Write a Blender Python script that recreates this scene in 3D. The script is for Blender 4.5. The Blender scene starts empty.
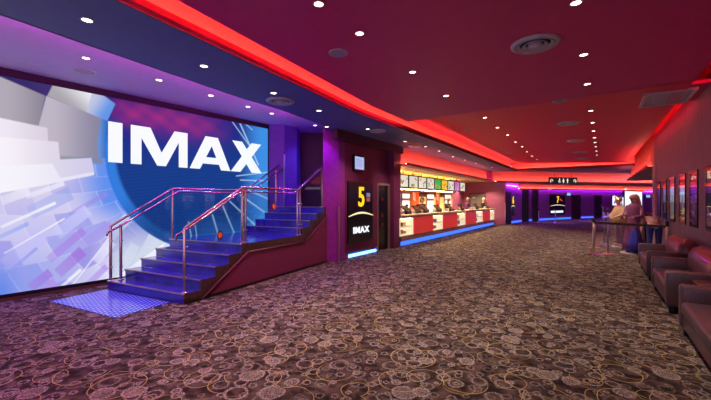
import bpy, bmesh, math, random
import numpy as np
from mathutils import Vector, Matrix
random.seed(7)
rng = np.random.RandomState(5)
scene = bpy.context.scene
COL = scene.collection
PI = math.pi
# ------------------------------------------------------------ place frames (metres)
H = 1.6; F = 350.0; U0 = 355.5; V0 = 200.7          # eye height and photo scale, used to survey the place
SA = (0.568, 0.823)                                  # corridor axis
def W(s, q):                                         # s along the corridor, q to its left
    return (SA[0]*s - SA[1]*q, SA[1]*s + SA[0]*q)
def SQ(x, y): return (SA[0]*x + SA[1]*y, -SA[1]*x + SA[0]*y)
TO = (-2.64, 5.38)
def ST(t, w): return (TO[0] + .447*t - .894*w, TO[1] + .894*t + .447*w)   # stairs: t up the flight, w to its left
def PZ(u, v, z):                                     # surveyed point at height z
    Y = (z - H)*F/(V0 - v); return ((u - U0)/F*Y, Y)
def on_q(u, q):                                      # s of photo column u on the wall line q
    r = (u - U0)/F
    # X=r*Y ; q=-SA1*X+SA0*Y
    Y = q/(SA[0] - SA[1]*r); return SA[0]*r*Y + SA[1]*Y
def zat(v, Y): return H + (V0 - v)*Y/F
def yq(u, q):
    r = (u - U0)/F; return q/(SA[0] - SA[1]*r)
# ------------------------------------------------------------ materials
def nd(nt, t, **k):
    n = nt.nodes.new(t)
    for a, b in k.items(): setattr(n, a, b)
    return n
MATS = {}
def mat(name, col, rough=.6, metal=0., spec=.5, em=None, es=0., var=.12, nscale=9., bump=0., coat=0., stretch=None):
    if name in MATS: return MATS[name]
    m = bpy.data.materials.new(name); m.use_nodes = True; nt = m.node_tree
    b = nt.nodes['Principled BSDF']
    b.inputs['Roughness'].default_value = rough; b.inputs['Metallic'].default_value = metal
    b.inputs['Specular IOR Level'].default_value = spec; b.inputs['Coat Weight'].default_value = coat
    tc = nd(nt, 'ShaderNodeTexCoord'); mp = nd(nt, 'ShaderNodeMapping')
    if stretch: mp.inputs['Scale'].default_value = stretch
    nt.links.new(tc.outputs['Object'], mp.inputs['Vector'])
    no = nd(nt, 'ShaderNodeTexNoise'); no.inputs['Scale'].default_value = nscale; no.inputs['Detail'].default_value = 4
    nt.links.new(mp.outputs['Vector'], no.inputs['Vector'])
    cr = nd(nt, 'ShaderNodeValToRGB')
    c1 = [max(0, c*(1 - var)) for c in col]; c2 = [min(1, c*(1 + var)) for c in col]
    cr.color_ramp.elements[0].position = .3; cr.color_ramp.elements[1].position = .7
    cr.color_ramp.elements[0].color = (*c1, 1); cr.color_ramp.elements[1].color = (*c2, 1)
    nt.links.new(no.outputs['Fac'], cr.inputs['Fac']); nt.links.new(cr.outputs['Color'], b.inputs['Base Color'])
    if bump:
        bp = nd(nt, 'ShaderNodeBump'); bp.inputs['Strength'].default_value = bump; bp.inputs['Distance'].default_value = .01
        nt.links.new(no.outputs['Fac'], bp.inputs['Height']); nt.links.new(bp.outputs['Normal'], b.inputs['Normal'])
    if em:
        b.inputs['Emission Color'].default_value = (*em, 1); b.inputs['Emission Strength'].default_value = es
    MATS[name] = m; return m
def glow(name, col, s): return mat(name, (.02, .02, .02), em=col, es=s, var=0, rough=.5)
def glass_mat():
    m = bpy.data.materials.new('balustrade_glass'); m.use_nodes = True; nt = m.node_tree; nt.nodes.clear()
    o = nd(nt, 'ShaderNodeOutputMaterial'); mx = nd(nt, 'ShaderNodeMixShader'); tr = nd(nt, 'ShaderNodeBsdfTransparent')
    tr.inputs[0].default_value = (.9, .94, .96, 1)
    gl = nd(nt, 'ShaderNodeBsdfGlossy'); gl.inputs['Roughness'].default_value = .02
    lw = nd(nt, 'ShaderNodeLayerWeight'); lw.inputs[0].default_value = .5
    pw = nd(nt, 'ShaderNodeMath', operation='POWER'); pw.inputs[1].default_value = 4.0; nt.links.new(lw.outputs['Facing'], pw.inputs[0])
    ma = nd(nt, 'ShaderNodeMath', operation='MULTIPLY_ADD'); ma.inputs[1].default_value = .55; ma.inputs[2].default_value = .04
    nt.links.new(pw.outputs[0], ma.inputs[0]); nt.links.new(ma.outputs[0], mx.inputs[0]); nt.links.new(tr.outputs[0], mx.inputs[1]); nt.links.new(gl.outputs[0], mx.inputs[2])
    nt.links.new(mx.outputs[0], o.inputs[0]); MATS['glass'] = m; return m
GLASS = glass_mat()

def carpet_mat():
    m = bpy.data.materials.new('swirl_carpet'); m.use_nodes = True; nt = m.node_tree; L = nt.links.new
    b = nt.nodes['Principled BSDF']; b.inputs['Roughness'].default_value = .95; b.inputs['Specular IOR Level'].default_value = .15
    tc = nd(nt, 'ShaderNodeTexCoord')
    def math_(op, a, bb=None, c=None):
        n = nd(nt, 'ShaderNodeMath', operation=op)
        for i, x in enumerate((a, bb, c)):
            if x is None: continue
            if isinstance(x, (int, float)): n.inputs[i].default_value = x
            else: L(x, n.inputs[i])
        return n.outputs[0]
    def noise(scale, detail=2):
        n = nd(nt, 'ShaderNodeTexNoise'); n.inputs['Scale'].default_value = scale; n.inputs['Detail'].default_value = detail
        L(tc.outputs['Object'], n.inputs['Vector']); return n
    nz = noise(2.2); warp = nd(nt, 'ShaderNodeVectorMath', operation='MULTIPLY_ADD')
    L(nz.outputs['Color'], warp.inputs[0]); warp.inputs[1].default_value = (.09, .09, 0); L(tc.outputs['Object'], warp.inputs[2])
    def vor(scale, off, randomness=.75):
        mp = nd(nt, 'ShaderNodeMapping'); mp.inputs['Location'].default_value = off
        L(warp.outputs[0], mp.inputs['Vector'])
        v = nd(nt, 'ShaderNodeTexVoronoi', voronoi_dimensions='2D'); v.inputs['Scale'].default_value = scale
        v.inputs['Randomness'].default_value = randomness; L(mp.outputs[0], v.inputs['Vector'])
        sp = nd(nt, 'ShaderNodeSeparateColor'); L(v.outputs['Color'], sp.inputs[0])
        return v.outputs['Distance'], sp.outputs[0], sp.outputs[1]
    def smooth(x, a, bb):
        n = nd(nt, 'ShaderNodeMapRange', interpolation_type='SMOOTHSTEP'); L(x, n.inputs[0])
        n.inputs[1].default_value = a; n.inputs[2].default_value = bb; return n.outputs[0]
    sp1 = noise(75, 1).outputs['Fac']; speck = smooth(sp1, .42, .58)
    total = None
    for sc_, off, lo, hi, wd in ((3.6, (0, 0, 0), .20, .36, .055), (4.9, (3.3, 1.7, 0), .14, .32, .06), (6.5, (9.1, 4.2, 0), .10, .26, .07)):
        d, r1, r2 = vor(sc_, off)
        rad = math_('MULTIPLY_ADD', r1, hi - lo, lo)
        ring = math_('ABSOLUTE', math_('SUBTRACT', d, rad))
        ring = math_('SUBTRACT', 1, smooth(ring, wd*.6, wd))
        disc = math_('MULTIPLY', math_('SUBTRACT', 1, smooth(math_('DIVIDE', d, rad), .85, 1.0)), math_('GREATER_THAN', r2, .86))
        lay = math_('MULTIPLY', math_('MAXIMUM', ring, math_('MULTIPLY', disc, .55)), math_('MULTIPLY_ADD', r2, .8, .08))
        total = lay if total is None else math_('MAXIMUM', total, lay)
    pale = math_('MULTIPLY', total, math_('MULTIPLY_ADD', speck, .85, .15))
    gold = None
    for sc_, off, rr in ((1.9, (5, 8, 0), .36), (2.5, (1.2, 6.6, 0), .34)):
        d, r1, r2 = vor(sc_, off, .8)
        g = math_('ABSOLUTE', math_('SUBTRACT', d, math_('MULTIPLY_ADD', r1, .14, rr - .07)))
        g = math_('SUBTRACT', 1, smooth(g, .003, .0095))
        gold = g if gold is None else math_('MAXIMUM', gold, g)
    mk = smooth(noise(1.6).outputs['Fac'], .38, .5)
    gold = math_('MULTIPLY', gold, mk)
    bn = noise(9, 5).outputs['Fac']
    base = nd(nt, 'ShaderNodeMix', data_type='RGBA'); L(smooth(bn, .35, .7), base.inputs[0])
    base.inputs[6].default_value = (.018, .011, .010, 1); base.inputs[7].default_value = (.11, .070, .060, 1)
    m1 = nd(nt, 'ShaderNodeMix', data_type='RGBA'); L(pale, m1.inputs[0]); L(base.outputs[2], m1.inputs[6]); m1.inputs[7].default_value = (.50, .42, .39, 1)
    m2 = nd(nt, 'ShaderNodeMix', data_type='RGBA'); L(gold, m2.inputs[0]); L(m1.outputs[2], m2.inputs[6]); m2.inputs[7].default_value = (.50, .38, .11, 1)
    L(m2.outputs[2], b.inputs['Base Color'])
    bp = nd(nt, 'ShaderNodeBump'); bp.inputs['Strength'].default_value = .3; bp.inputs['Distance'].default_value = .004
    L(sp1, bp.inputs['Height']); L(bp.outputs[0], b.inputs['Normal'])
    return m

def tactile_mat():
    m = bpy.data.materials.new('studded_tile'); m.use_nodes = True; nt = m.node_tree; L = nt.links.new
    b = nt.nodes['Principled BSDF']; b.inputs['Roughness'].default_value = .18
    tc = nd(nt, 'ShaderNodeTexCoord'); v = nd(nt, 'ShaderNodeTexVoronoi', voronoi_dimensions='2D')
    v.inputs['Scale'].default_value = 14; v.inputs['Randomness'].default_value = 0
    L(tc.outputs['Object'], v.inputs['Vector'])
    r = nd(nt, 'ShaderNodeMapRange', interpolation_type='SMOOTHSTEP'); r.inputs[1].default_value = .2; r.inputs[2].default_value = .32
    L(v.outputs['Distance'], r.inputs[0])
    mx = nd(nt, 'ShaderNodeMix', data_type='RGBA'); L(r.outputs[0], mx.inputs[0])
    mx.inputs[6].default_value = (.42, .52, .98, 1); mx.inputs[7].default_value = (.05, .08, .62, 1)  # the screen's blue reflection is put into both tile colours
    L(mx.outputs[2], b.inputs['Base Color'])
    return m

# ------------------------------------------------------------ mesh builder
class MB:
    def __init__(s): s.v = []; s.f = []; s.mi = []; s.sm = []
    def add(s, vs, fs, mi=0, smooth=False):
        o = len(s.v); s.v += [tuple(x) for x in vs]
        for f in fs: s.f.append([i + o for i in f]); s.mi.append(mi); s.sm.append(smooth)
        return s
    def prism(s, poly, z0, z1, mi=0):
        """poly 2-D outline; z0/z1 numbers or lists"""
        n = len(poly)
        a = sum(poly[i][0]*poly[(i+1) % n][1] - poly[(i+1) % n][0]*poly[i][1] for i in range(n))
        if a < 0:
            poly = poly[::-1]
            if isinstance(z0, (list, tuple)): z0 = z0[::-1]
            if isinstance(z1, (list, tuple)): z1 = z1[::-1]
        zz0 = z0 if isinstance(z0, (list, tuple)) else [z0]*n
        zz1 = z1 if isinstance(z1, (list, tuple)) else [z1]*n
        vs = [(p[0], p[1], zz0[i]) for i, p in enumerate(poly)] + [(p[0], p[1], zz1[i]) for i, p in enumerate(poly)]
        fs = [list(range(n))[::-1], list(range(n, 2*n))] + [[i, (i+1) % n, n + (i+1) % n, n + i] for i in range(n)]
        return s.add(vs, fs, mi)
    def box(s, x0, x1, y0, y1, z0, z1, mi=0, bev=0.0):
        if bev <= 0: return s.prism([(x0, y0), (x1, y0), (x1, y1), (x0, y1)], z0, z1, mi)
        bm = bmesh.new(); bmesh.ops.create_cube(bm, size=1)
        for v in bm.verts: v.co = Vector(((x0+x1)/2 + v.co.x*(x1-x0), (y0+y1)/2 + v.co.y*(y1-y0), (z0+z1)/2 + v.co.z*(z1-z0)))
        bmesh.ops.bevel(bm, geom=bm.edges[:], offset=bev, segments=3, profile=.5, affect='EDGES', clamp_overlap=True)
        bm.verts.ensure_lookup_table(); bm.verts.index_update()
        s.add([v.co[:] for v in bm.verts], [[v.index for v in f.verts] for f in bm.faces], mi, True); bm.free(); return s
    def tube(s, pts, r, n=10, mi=0, cap=True, closed=False):
        P = [Vector(p) for p in pts]; rings = []
        for i, p in enumerate(P):
            if i == 0: d = P[1] - P[0]
            elif i == len(P) - 1: d = P[-1] - P[-2]
            else: d = (P[i+1] - p).normalized() + (p - P[i-1]).normalized()
            d.normalize(); up = Vector((0, 0, 1)) if abs(d.z) < .95 else Vector((1, 0, 0))
            a = d.cross(up).normalized(); b = d.cross(a).normalized()
            rr = r[i] if isinstance(r, (list, tuple)) else r
            rings.append([p + a*math.cos(k*2*PI/n)*rr + b*math.sin(k*2*PI/n)*rr for k in range(n)])
        vs = [v for ring in rings for v in ring]; fs = []
        for i in range(len(P)-1):
            for k in range(n): fs.append([i*n+k, i*n+(k+1) % n, (i+1)*n+(k+1) % n, (i+1)*n+k])
        s.add(vs, fs, mi, True)
        if cap: s.add(rings[0], [list(range(n))], mi); s.add(rings[-1], [list(range(n))[::-1]], mi)
        return s
    def lathe(s, prof, n=24, mi=0, c=(0, 0, 0), sx=1, sy=1, rot=0, wob=None, cap=True):
        vs = []; 
        for j, (r, z) in enumerate(prof):
            for k in range(n):
                a = k*2*PI/n; rr = r*(1 + (wob(a, z) if wob else 0))
                x, y = rr*math.cos(a)*sx, rr*math.sin(a)*sy
                vs.append((c[0] + x*math.cos(rot) - y*math.sin(rot), c[1] + x*math.sin(rot) + y*math.cos(rot), c[2] + z))
        fs = [[j*n+k, j*n+(k+1) % n, (j+1)*n+(k+1) % n, (j+1)*n+k] for j in range(len(prof)-1) for k in range(n)]
        s.add(vs, fs, mi, True)
        if cap and prof[0][0] > 1e-4: s.add(vs[:n], [list(range(n))[::-1]], mi)
        if cap and prof[-1][0] > 1e-4: s.add(vs[-n:], [list(range(n))], mi)
        return s
    def ball(s, c, r, sx=1, sy=1, sz=1, n=14, mi=0):
        return s.lathe([(max(1e-5, r*math.sin(PI*i/8)), -r*sz*math.cos(PI*i/8)) for i in range(9)], n, mi, c, sx, sy)
    def quad(s, a, b, c, d, mi=0): return s.add([a, b, c, d], [[0, 1, 2, 3]], mi)
    def mesh(s, name, mats, off=None, inv=None):
        me = bpy.data.meshes.new(name)
        vs = s.v
        if inv is not None: vs = [tuple(inv @ Vector(v)) for v in vs]
        me.from_pydata(vs, [], s.f)
        for m in (mats if isinstance(mats, (list, tuple)) else [mats]): me.materials.append(m)
        me.polygons.foreach_set('material_index', s.mi); me.polygons.foreach_set('use_smooth', s.sm)
        bm = bmesh.new(); bm.from_mesh(me)
        bmesh.ops.remove_doubles(bm, verts=bm.verts[:], dist=1e-5)
        bmesh.ops.recalc_face_normals(bm, faces=bm.faces[:])
        bm.to_mesh(me); bm.free(); me.update(); return me

def tag(o, label=None, cat=None, group=None, kind=None):
    if label: o['label'] = label
    if cat: o['category'] = cat
    if group: o['group'] = group
    if kind: o['kind'] = kind
    return o
def link(o, parent=None):
    COL.objects.link(o)
    if parent is not None: o.parent = parent
    return o
def struct(name, mb, m, label=None, parent=None):
    o = bpy.data.objects.new(name, mb.mesh(name, m)); link(o, parent)
    if parent is None: o['kind'] = 'structure'
    if label: o['label'] = label
    return o
class Thing:
    def __init__(s, name, label, cat, loc=(0, 0, 0), rot=0, group=None, world=False):
        s.o = link(bpy.data.objects.new(name, None)); s.o.empty_display_size = .1
        s.o.location = loc; s.o.rotation_euler = (0, 0, rot); tag(s.o, label, cat, group)
        s.m = Matrix.Translation(loc) @ Matrix.Rotation(rot, 4, 'Z'); s.inv = s.m.inverted(); s.world = world
    def part(s, name, mb, m, parent=None, label=None, kind=None):
        o = bpy.data.objects.new(name, mb.mesh(name, m, inv=s.inv if s.world else None)); link(o, parent or s.o)
        if label: o['label'] = label
        if kind: o['kind'] = kind
        return o
def single(name, label, cat, mb, m, loc=(0, 0, 0), rot=0, group=None, world=False):
    M = Matrix.Translation(loc) @ Matrix.Rotation(rot, 4, 'Z')
    o = bpy.data.objects.new(name, mb.mesh(name, m, inv=M.inverted() if world else None)); link(o)
    o.location = loc; o.rotation_euler = (0, 0, rot); return tag(o, label, cat, group)
def copy_tree(o, parent=None):
    c = o.copy(); COL.objects.link(c); c.parent = parent
    for ch in o.children: copy_tree(ch, c)
    return c
def sqbox(mb, s0, s1, q0, q1, z0, z1, mi=0):
    return mb.prism([W(s0, q0), W(s1, q0), W(s1, q1), W(s0, q1)], z0, z1, mi)
def band(mb, pts, th, z0, z1, mi=0):
    """vertical wall along a polyline, th to its left"""
    for (a, b) in zip(pts[:-1], pts[1:]):
        a = Vector(a); b = Vector(b); d = (b - a).normalized(); n = Vector((-d.y, d.x))*th
        mb.prism([tuple(a), tuple(b), tuple(b + n), tuple(a + n)], z0, z1, mi)
    return mb
def strip(mb, pts, th, z0, z1, seg=.8):
    for (a, b) in zip(pts[:-1], pts[1:]):
        a = Vector(a); b = Vector(b); n = max(1, int((b - a).length/seg))
        for i in range(n): band(mb, [a.lerp(b, i/n), a.lerp(b, (i+1)/n)], th, z0, z1)
    return mb
def offset(pts, d):
    out = []
    for i, p in enumerate(pts):
        a = Vector(pts[max(0, i-1)]); b = Vector(pts[min(len(pts)-1, i+1)]); t = (b - a).normalized()
        out.append((p[0] - t.y*d, p[1] + t.x*d))
    return out
def wallplate(mb, pts, org, dr, off, th=.004, mi=0):
    """extruded outline (along, z) on a vertical plane; dr = 2-D unit direction to the viewer's right"""
    n = (dr[1], -dr[0]); N = len(pts); vs = []
    for o in (off, off + th):
        for (a, z) in pts: vs.append((org[0] + dr[0]*a + n[0]*o, org[1] + dr[1]*a + n[1]*o, z))
    mb.add(vs, [list(range(N, 2*N)), list(range(N))[::-1]] + [[i, (i+1) % N, N + (i+1) % N, N+i] for i in range(N)], mi); return mb
def rectp(a0, a1, z0, z1): return [(a0, z0), (a1, z0), (a1, z1), (a0, z1)]
def text_on(mb, body, size, org, dr, a, z, off, th=.006, bold=0., mi=0, sx=1., gap=1.):
    cu = bpy.data.curves.new('lettering', 'FONT'); cu.body = body; cu.size = size; cu.offset = bold; cu.extrude = th/2
    cu.align_x = 'CENTER'; cu.align_y = 'CENTER'; cu.resolution_u = 3; cu.space_character = gap
    ob = bpy.data.objects.new('lettering', cu); COL.objects.link(ob)
    dg = bpy.context.evaluated_depsgraph_get(); me = bpy.data.meshes.new_from_object(ob.evaluated_get(dg))
    n = (dr[1], -dr[0]); vs = []
    for v in me.vertices:
        x, y, d = v.co.x*sx + a, v.co.y + z, v.co.z + off + th/2
        vs.append((org[0] + dr[0]*x + n[0]*d, org[1] + dr[1]*x + n[1]*d, y))
    mb.add(vs, [list(p.vertices) for p in me.polygons], mi)
    bpy.data.objects.remove(ob); bpy.data.curves.remove(cu); bpy.data.meshes.remove(me); return mb
def imax_on(mb, a0, a1, z0, z1, org, dr, off, th=.006, mi=0):
    """heavy wide capitals I M A X"""
    w = a1 - a0; h = z1 - z0
    def P(pts): wallplate(mb, [(a0 + x*w, z0 + y*h) for x, y in pts], org, dr, off, th, mi)
    for l in LET: P(l)
# letter outlines in a 0..1 box (x measured on the wall itself)
def letters():
    k = [0, .065, .107, .20, .255, .31, .345, .415, .53, .60, .665, .735, 1.0]
    L = [[(0, 0), (.080, 0), (.080, 1), (0, 1)]]
    x = .128
    L += [[(.128, 0), (.192, 0), (.192, 1), (.128, 1)], [(.382, 0), (.446, 0), (.446, 1), (.382, 1)],
          [(.192, 1), (.192, .66), (.262, 0), (.312, 0), (.382, .66), (.382, 1), (.362, 1), (.287, .40), (.212, 1)]]
    L += [[(.462, 0), (.53, 0), (.612, .70), (.612, 1), (.566, 1)], [(.612, 1), (.612, .70), (.694, 0), (.765, 0), (.661, 1)],
          [(.548, .17), (.676, .17), (.652, .38), (.572, .38)]]
    L += [[(.765, 0), (.838, 0), (1.0, 1), (.925, 1)], [(.775, 1), (.85, 1), (1.0, 0), (.925, 0)]]
    return L
LET = letters()

# ------------------------------------------------------------ palette
M_carpet = carpet_mat(); M_tact = tactile_mat()
M_wallR = mat('mauve_grained_wallcovering', (.24, .18, .29), .55, nscale=3, var=.22, stretch=(6, 6, .5))
M_maroon = mat('maroon_wall_paint', (.22, .03, .12), .5, var=.05)
M_plum = mat('plum_wall_paint', (.34, .09, .22), .5, var=.05)
M_violetwall = mat('violet_wall_paint', (.32, .05, .34), .5, var=.05)
M_soffit = mat('blue_mauve_soffit', (.13, .14, .44), .6, var=.04)  # even blue-mauve tone across the whole soffit
M_vceil = mat('pale_violet_ceiling_paint', (.58, .45, .85), .6, var=.04)
M_burg = mat('burgundy_ceiling_paint', (.80, .04, .24), .55, var=.05)
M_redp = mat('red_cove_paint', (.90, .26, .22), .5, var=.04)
M_redc = mat('red_ceiling_paint', (.92, .045, .11), .5, var=.05)
M_black = mat('black_paint', (.012, .010, .012), .5)
M_blackgl = mat('black_gloss', (.015, .012, .015), .15)
M_dkbrown = mat('dark_brown_stone', (.085, .035, .035), .25, var=.3, nscale=18, coat=.4)
M_step = mat('blue_light_tint_tread', (.035, .012, .36), .2, var=.4, nscale=3, coat=.4)  # treads and risers: the screen's blue light is put into the colour
M_steel = mat('brushed_steel', (.75, .66, .62), .3, 1., var=.06)
M_chrome = mat('polished_steel', (.8, .75, .75), .15, 1., var=.03)
M_white = mat('white_plastic', (.7, .66, .74), .4)
M_speaker = mat('grey_speaker_mesh', (.42, .38, .55), .6, nscale=120, var=.3)
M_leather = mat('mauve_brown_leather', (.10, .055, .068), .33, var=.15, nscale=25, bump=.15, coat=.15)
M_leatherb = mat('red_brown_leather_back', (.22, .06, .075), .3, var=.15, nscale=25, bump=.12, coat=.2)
M_wood = mat('red_brown_wood', (.16, .05, .035), .22, var=.3, nscale=6, stretch=(1, 8, 1), coat=.4)
M_beige = mat('beige_laminate', (.68, .50, .36), .35, var=.12, nscale=5, stretch=(1, 1, 6))
M_brownlam = mat('brown_laminate', (.42, .25, .20), .35, var=.15)
M_redpanel = mat('red_counter_panel', (.85, .04, .04), .3, var=.05, em=(1, .06, .04), es=.3)  # faint red glow put in to brighten the panels
M_cream = mat('cream_wall_paint', (.75, .55, .32), .5)
M_goldtrim = mat('bronze_trim', (.35, .22, .10), .35, .8)
E_warm = glow('warm_lamp', (1, .86, .62), 8)
E_red = glow('red_led', (1, .02, .05), 26)
E_red2 = glow('orange_red_led', (1, .21, .15), 38)
E_blue = glow('blue_led', (.03, .12, 1), 2.2)
E_violet = glow('violet_led', (.38, .03, 1), 70)
E_magenta = glow('magenta_led', (1, .05, .60), 62)
E_gold = glow('gold_sign_light', (1, .55, .01), 1.4)
E_cream = glow('cream_sign_light', (1, .85, .45), 1.1)
E_white = glow('white_sign_light', (.85, .9, 1), 1.25)
E_paleblue = glow('pale_blue_screen', (.45, .55, .95), .9)

# ============================================================ SETTING
mb = MB(); mb.prism([(-16, -5), (16, -5), (45, 20), (45, 46), (-10, 46), (-16, 10)], -.1, 0)
struct('floor', mb, M_carpet, 'dark brown carpet with pale dotted rings and thin gold swirls')

EDGE = [W(-5, 2.93), W(1.42, 3.62), W(6.24, 4.14), W(23.47, 4.13)]     # lip of the lower soffit
TR = W(23.47, -1.645)
VB = [(-7.44, -4), (-3.54, 3.49), (-2.08, 6.3), (-1.52, 7.14), (-.80, 8.60)]   # where soffit steps up to violet ceiling
HD1 = [(8.55, 21.85), (9.16, 22.2), (18.9, 24.0), (24.5, 25.2)]
SOFF = [EDGE[0], EDGE[1], EDGE[2], EDGE[3], TR, HD1[2], HD1[1], HD1[0], W(22.6, 5.62), W(7.2, 5.75), (-.80, 9.3)] + VB[::-1]
mb = MB(); mb.prism(SOFF, 3.45, 3.50); struct('ceiling', mb, M_soffit)
mb = MB(); band(mb, EDGE, .03, 3.44, 3.57); band(mb, [EDGE[3], TR], .03, 3.44, 3.57)
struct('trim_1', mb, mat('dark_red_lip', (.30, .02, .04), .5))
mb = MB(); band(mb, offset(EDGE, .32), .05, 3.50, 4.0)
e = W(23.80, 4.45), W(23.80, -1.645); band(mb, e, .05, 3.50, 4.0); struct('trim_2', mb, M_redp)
mb = MB(); strip(mb, offset(EDGE[:3] + [W(23.4, 4.13)], .04), .03, 3.505, 3.53); strip(mb, [W(23.54, 4.1), W(23.54, -1.6)], .03, 3.505, 3.53)
single('cove_light_strip', 'long red light strip hidden in cove around edge of burgundy ceiling', 'light strip', mb, E_red2)
# zone one flat panel, zone two tilted panel, red void above
ZL = [(-5, 2.71), (1.42, 3.40), (6.24, 3.92), (8.03, 3.93)]
mb = MB(); mb.prism([W(*p) for p in ZL] + [W(8.03, -1.345), W(-5, -1.345)], 3.60, 3.66)
struct('ceiling.001', mb, M_burg)
pl = [W(8.03, 4.50), W(23.85, 4.50), W(23.85, -1.345), W(8.03, -1.345)]
mb = MB(); mb.prism(pl, [3.94, 3.94, 3.62, 3.62], [3.99, 3.99, 3.68, 3.68]); struct('ceiling.002', mb, M_redc)
mb = MB(); mb.prism([W(8.0, 3.93), W(8.03, 3.93), W(8.03, -1.345), W(8.0, -1.345)], 3.60, [3.93, 3.93, 3.66, 3.66]); struct('trim_3', mb, M_burg)
mb = MB(); mb.prism([W(-5, 5.2), W(26, 5.2), W(26, -2.2), W(-5, -2.2)], 4.0, 4.1); struct('ceiling.003', mb, M_redc)
mb = MB(); strip(mb, [W(*p) for p in ZL], .025, 3.615, 3.645)
single('edge_light_strip', 'red light strip along left edge of near burgundy ceiling panel', 'light strip', mb, E_red)
mb = MB(); strip(mb, [W(-5, -1.37), W(8.4, -1.37)], .03, 3.665, 3.69)
single('edge_light_strip', 'red light strip along right ceiling edge before the slatted grille', 'light strip', mb, glow('soft_red_led', (1, .02, .05), 14))
mb = MB(); strip(mb, [W(9.9, -1.37), W(16.0, -1.37)], .02, 3.685, 3.70)
single('edge_light_strip', 'orange-red light strip along right ceiling edge beyond the slatted grille', 'light strip', mb, glow('soft_red_led', (1, .02, .05), 14))

# right wall, pilaster, opening with header, far-right zone
mb = MB(); sqbox(mb, -5, 16.05, -1.645, -1.95, 0, 3.86); struct('wall_right', mb, M_wallR)
mb = MB(); sqbox(mb, 15.35, 16.06, -1.60, -1.645, 0, 2.8); struct('trim_4', mb, mat('lilac_pilaster_paint', (.5, .4, .52), .5))
mb = MB(); sqbox(mb, -5, 16.05, -1.63, -1.645, 0, .10); struct('baseboard_right', mb, M_black)
mb = MB(); sqbox(mb, -5, 26, -1.66, -1.95, 3.86, 4.0); struct('trim_5', mb, M_redc)
mb = MB(); sqbox(mb, 16.05, 26.5, -1.645, -1.70, 2.80, 3.86); struct('trim_6', mb, M_redp)
mb = MB(); sqbox(mb, 16.05, 26.4, -1.47, -1.45, 2.80, 2.87); sqbox(mb, 16.05, 26.4, -1.45, -1.65, 2.78, 2.81); struct('trim_20', mb, mat('dark_red_lip', (.3, .02, .04)))
mb = MB(); strip(mb, [W(16.9, -1.52), W(26.3, -1.52)], .03, 2.815, 2.84)
single('cove_light_strip', 'orange-red light strip along low beam beyond end of poster wall', 'light strip', mb, E_red2)
mb = MB(); sqbox(mb, 16.05, 26.5, -1.645, -11, 2.78, 2.83); struct('ceiling.004', mb, mat('dark_mauve_soffit_paint', (.24, .13, .17), .6))
# header beams at the far end
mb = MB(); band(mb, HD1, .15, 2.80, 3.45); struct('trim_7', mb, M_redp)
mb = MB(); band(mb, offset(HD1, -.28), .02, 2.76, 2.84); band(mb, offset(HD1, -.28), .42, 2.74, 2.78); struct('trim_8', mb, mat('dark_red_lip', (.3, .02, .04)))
mb = MB(); strip(mb, offset(HD1, -.25), .03, 2.785, 2.81)
single('cove_light_strip', 'orange-red light strip under the far header beam behind the hanging sign', 'light strip', mb, E_red2)
HD2 = [(11.7, 25.2), (18.35, 27.6), (25.2, 30.1), (31, 32.2)]
BW = [PZ(506, 224.4, 0), PZ(522, 221.8, 0), PZ(545, 220.3, 0), PZ(571, 218.9, 0), PZ(605, 217.35, 0), (33.5, 39.5)]
mb = MB(); mb.prism([HD1[0], HD1[1], HD1[2], HD1[3], W(26.5, -11), (36, 27), (37, 42), BW[-1], BW[4], BW[3], BW[2], BW[1], BW[0], W(24.86, 5.05)], 2.78, 2.83)
struct('ceiling.005', mb, mat('dark_ceiling_paint', (.10, .03, .05), .6))
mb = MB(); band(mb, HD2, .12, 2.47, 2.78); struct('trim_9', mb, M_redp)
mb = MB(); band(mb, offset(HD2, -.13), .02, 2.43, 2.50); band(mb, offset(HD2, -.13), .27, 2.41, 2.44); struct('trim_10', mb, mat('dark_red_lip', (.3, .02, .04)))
mb = MB(); strip(mb, offset(HD2, -.08), .03, 2.45, 2.48, 1.2)
single('cove_light_strip', 'orange-red light strip on lower far beam above the violet wall', 'light strip', mb, E_red2)
# back wall
mb = MB(); band(mb, BW, .2, 0, 2.8); struct('wall_back', mb, M_violetwall)
mb = MB(); strip(mb, offset(BW, -.10), .04, 2.62, 2.66, 1.2)
single('wall_wash_strip', 'violet light strip washing the top of the back wall', 'light strip', mb, E_violet)
mb = MB(); sqbox(mb, 24.86, 25.1, 5.05, 8.1, 0, 3.4); struct('wall_front', mb, M_plum, 'plum end wall beside the snack counter')
mb = MB(); band(mb, [W(25.1, 5.05), BW[0]], .12, 0, 2.8); struct('wall_front.001', mb, M_violetwall)
mb = MB(); band(mb, [(37, 42), (36, 27), (34, 18)], .2, 0, 2.85); struct('wall_right.001', mb, M_violetwall)
def on_poly(u, line):
    r = (u - U0)/F
    for a, b in zip(line[:-1], line[1:]):
        dx, dy = b[0]-a[0], b[1]-a[1]; den = dx - r*dy
        k = (r*a[1] - a[0])/den
        if -.02 <= k <= 1.02:
            l = math.hypot(dx, dy); return (a[0]+dx*k, a[1]+dy*k), (dx/l, dy/l)
    return line[-1], (1, 0)
def wall_span(u0, u1, line):
    a, d = on_poly(u0, line); b, d2 = on_poly(u1, line)
    l = math.hypot(b[0]-a[0], b[1]-a[1]); return a, ((b[0]-a[0])/l, (b[1]-a[1])/l), l
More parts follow.
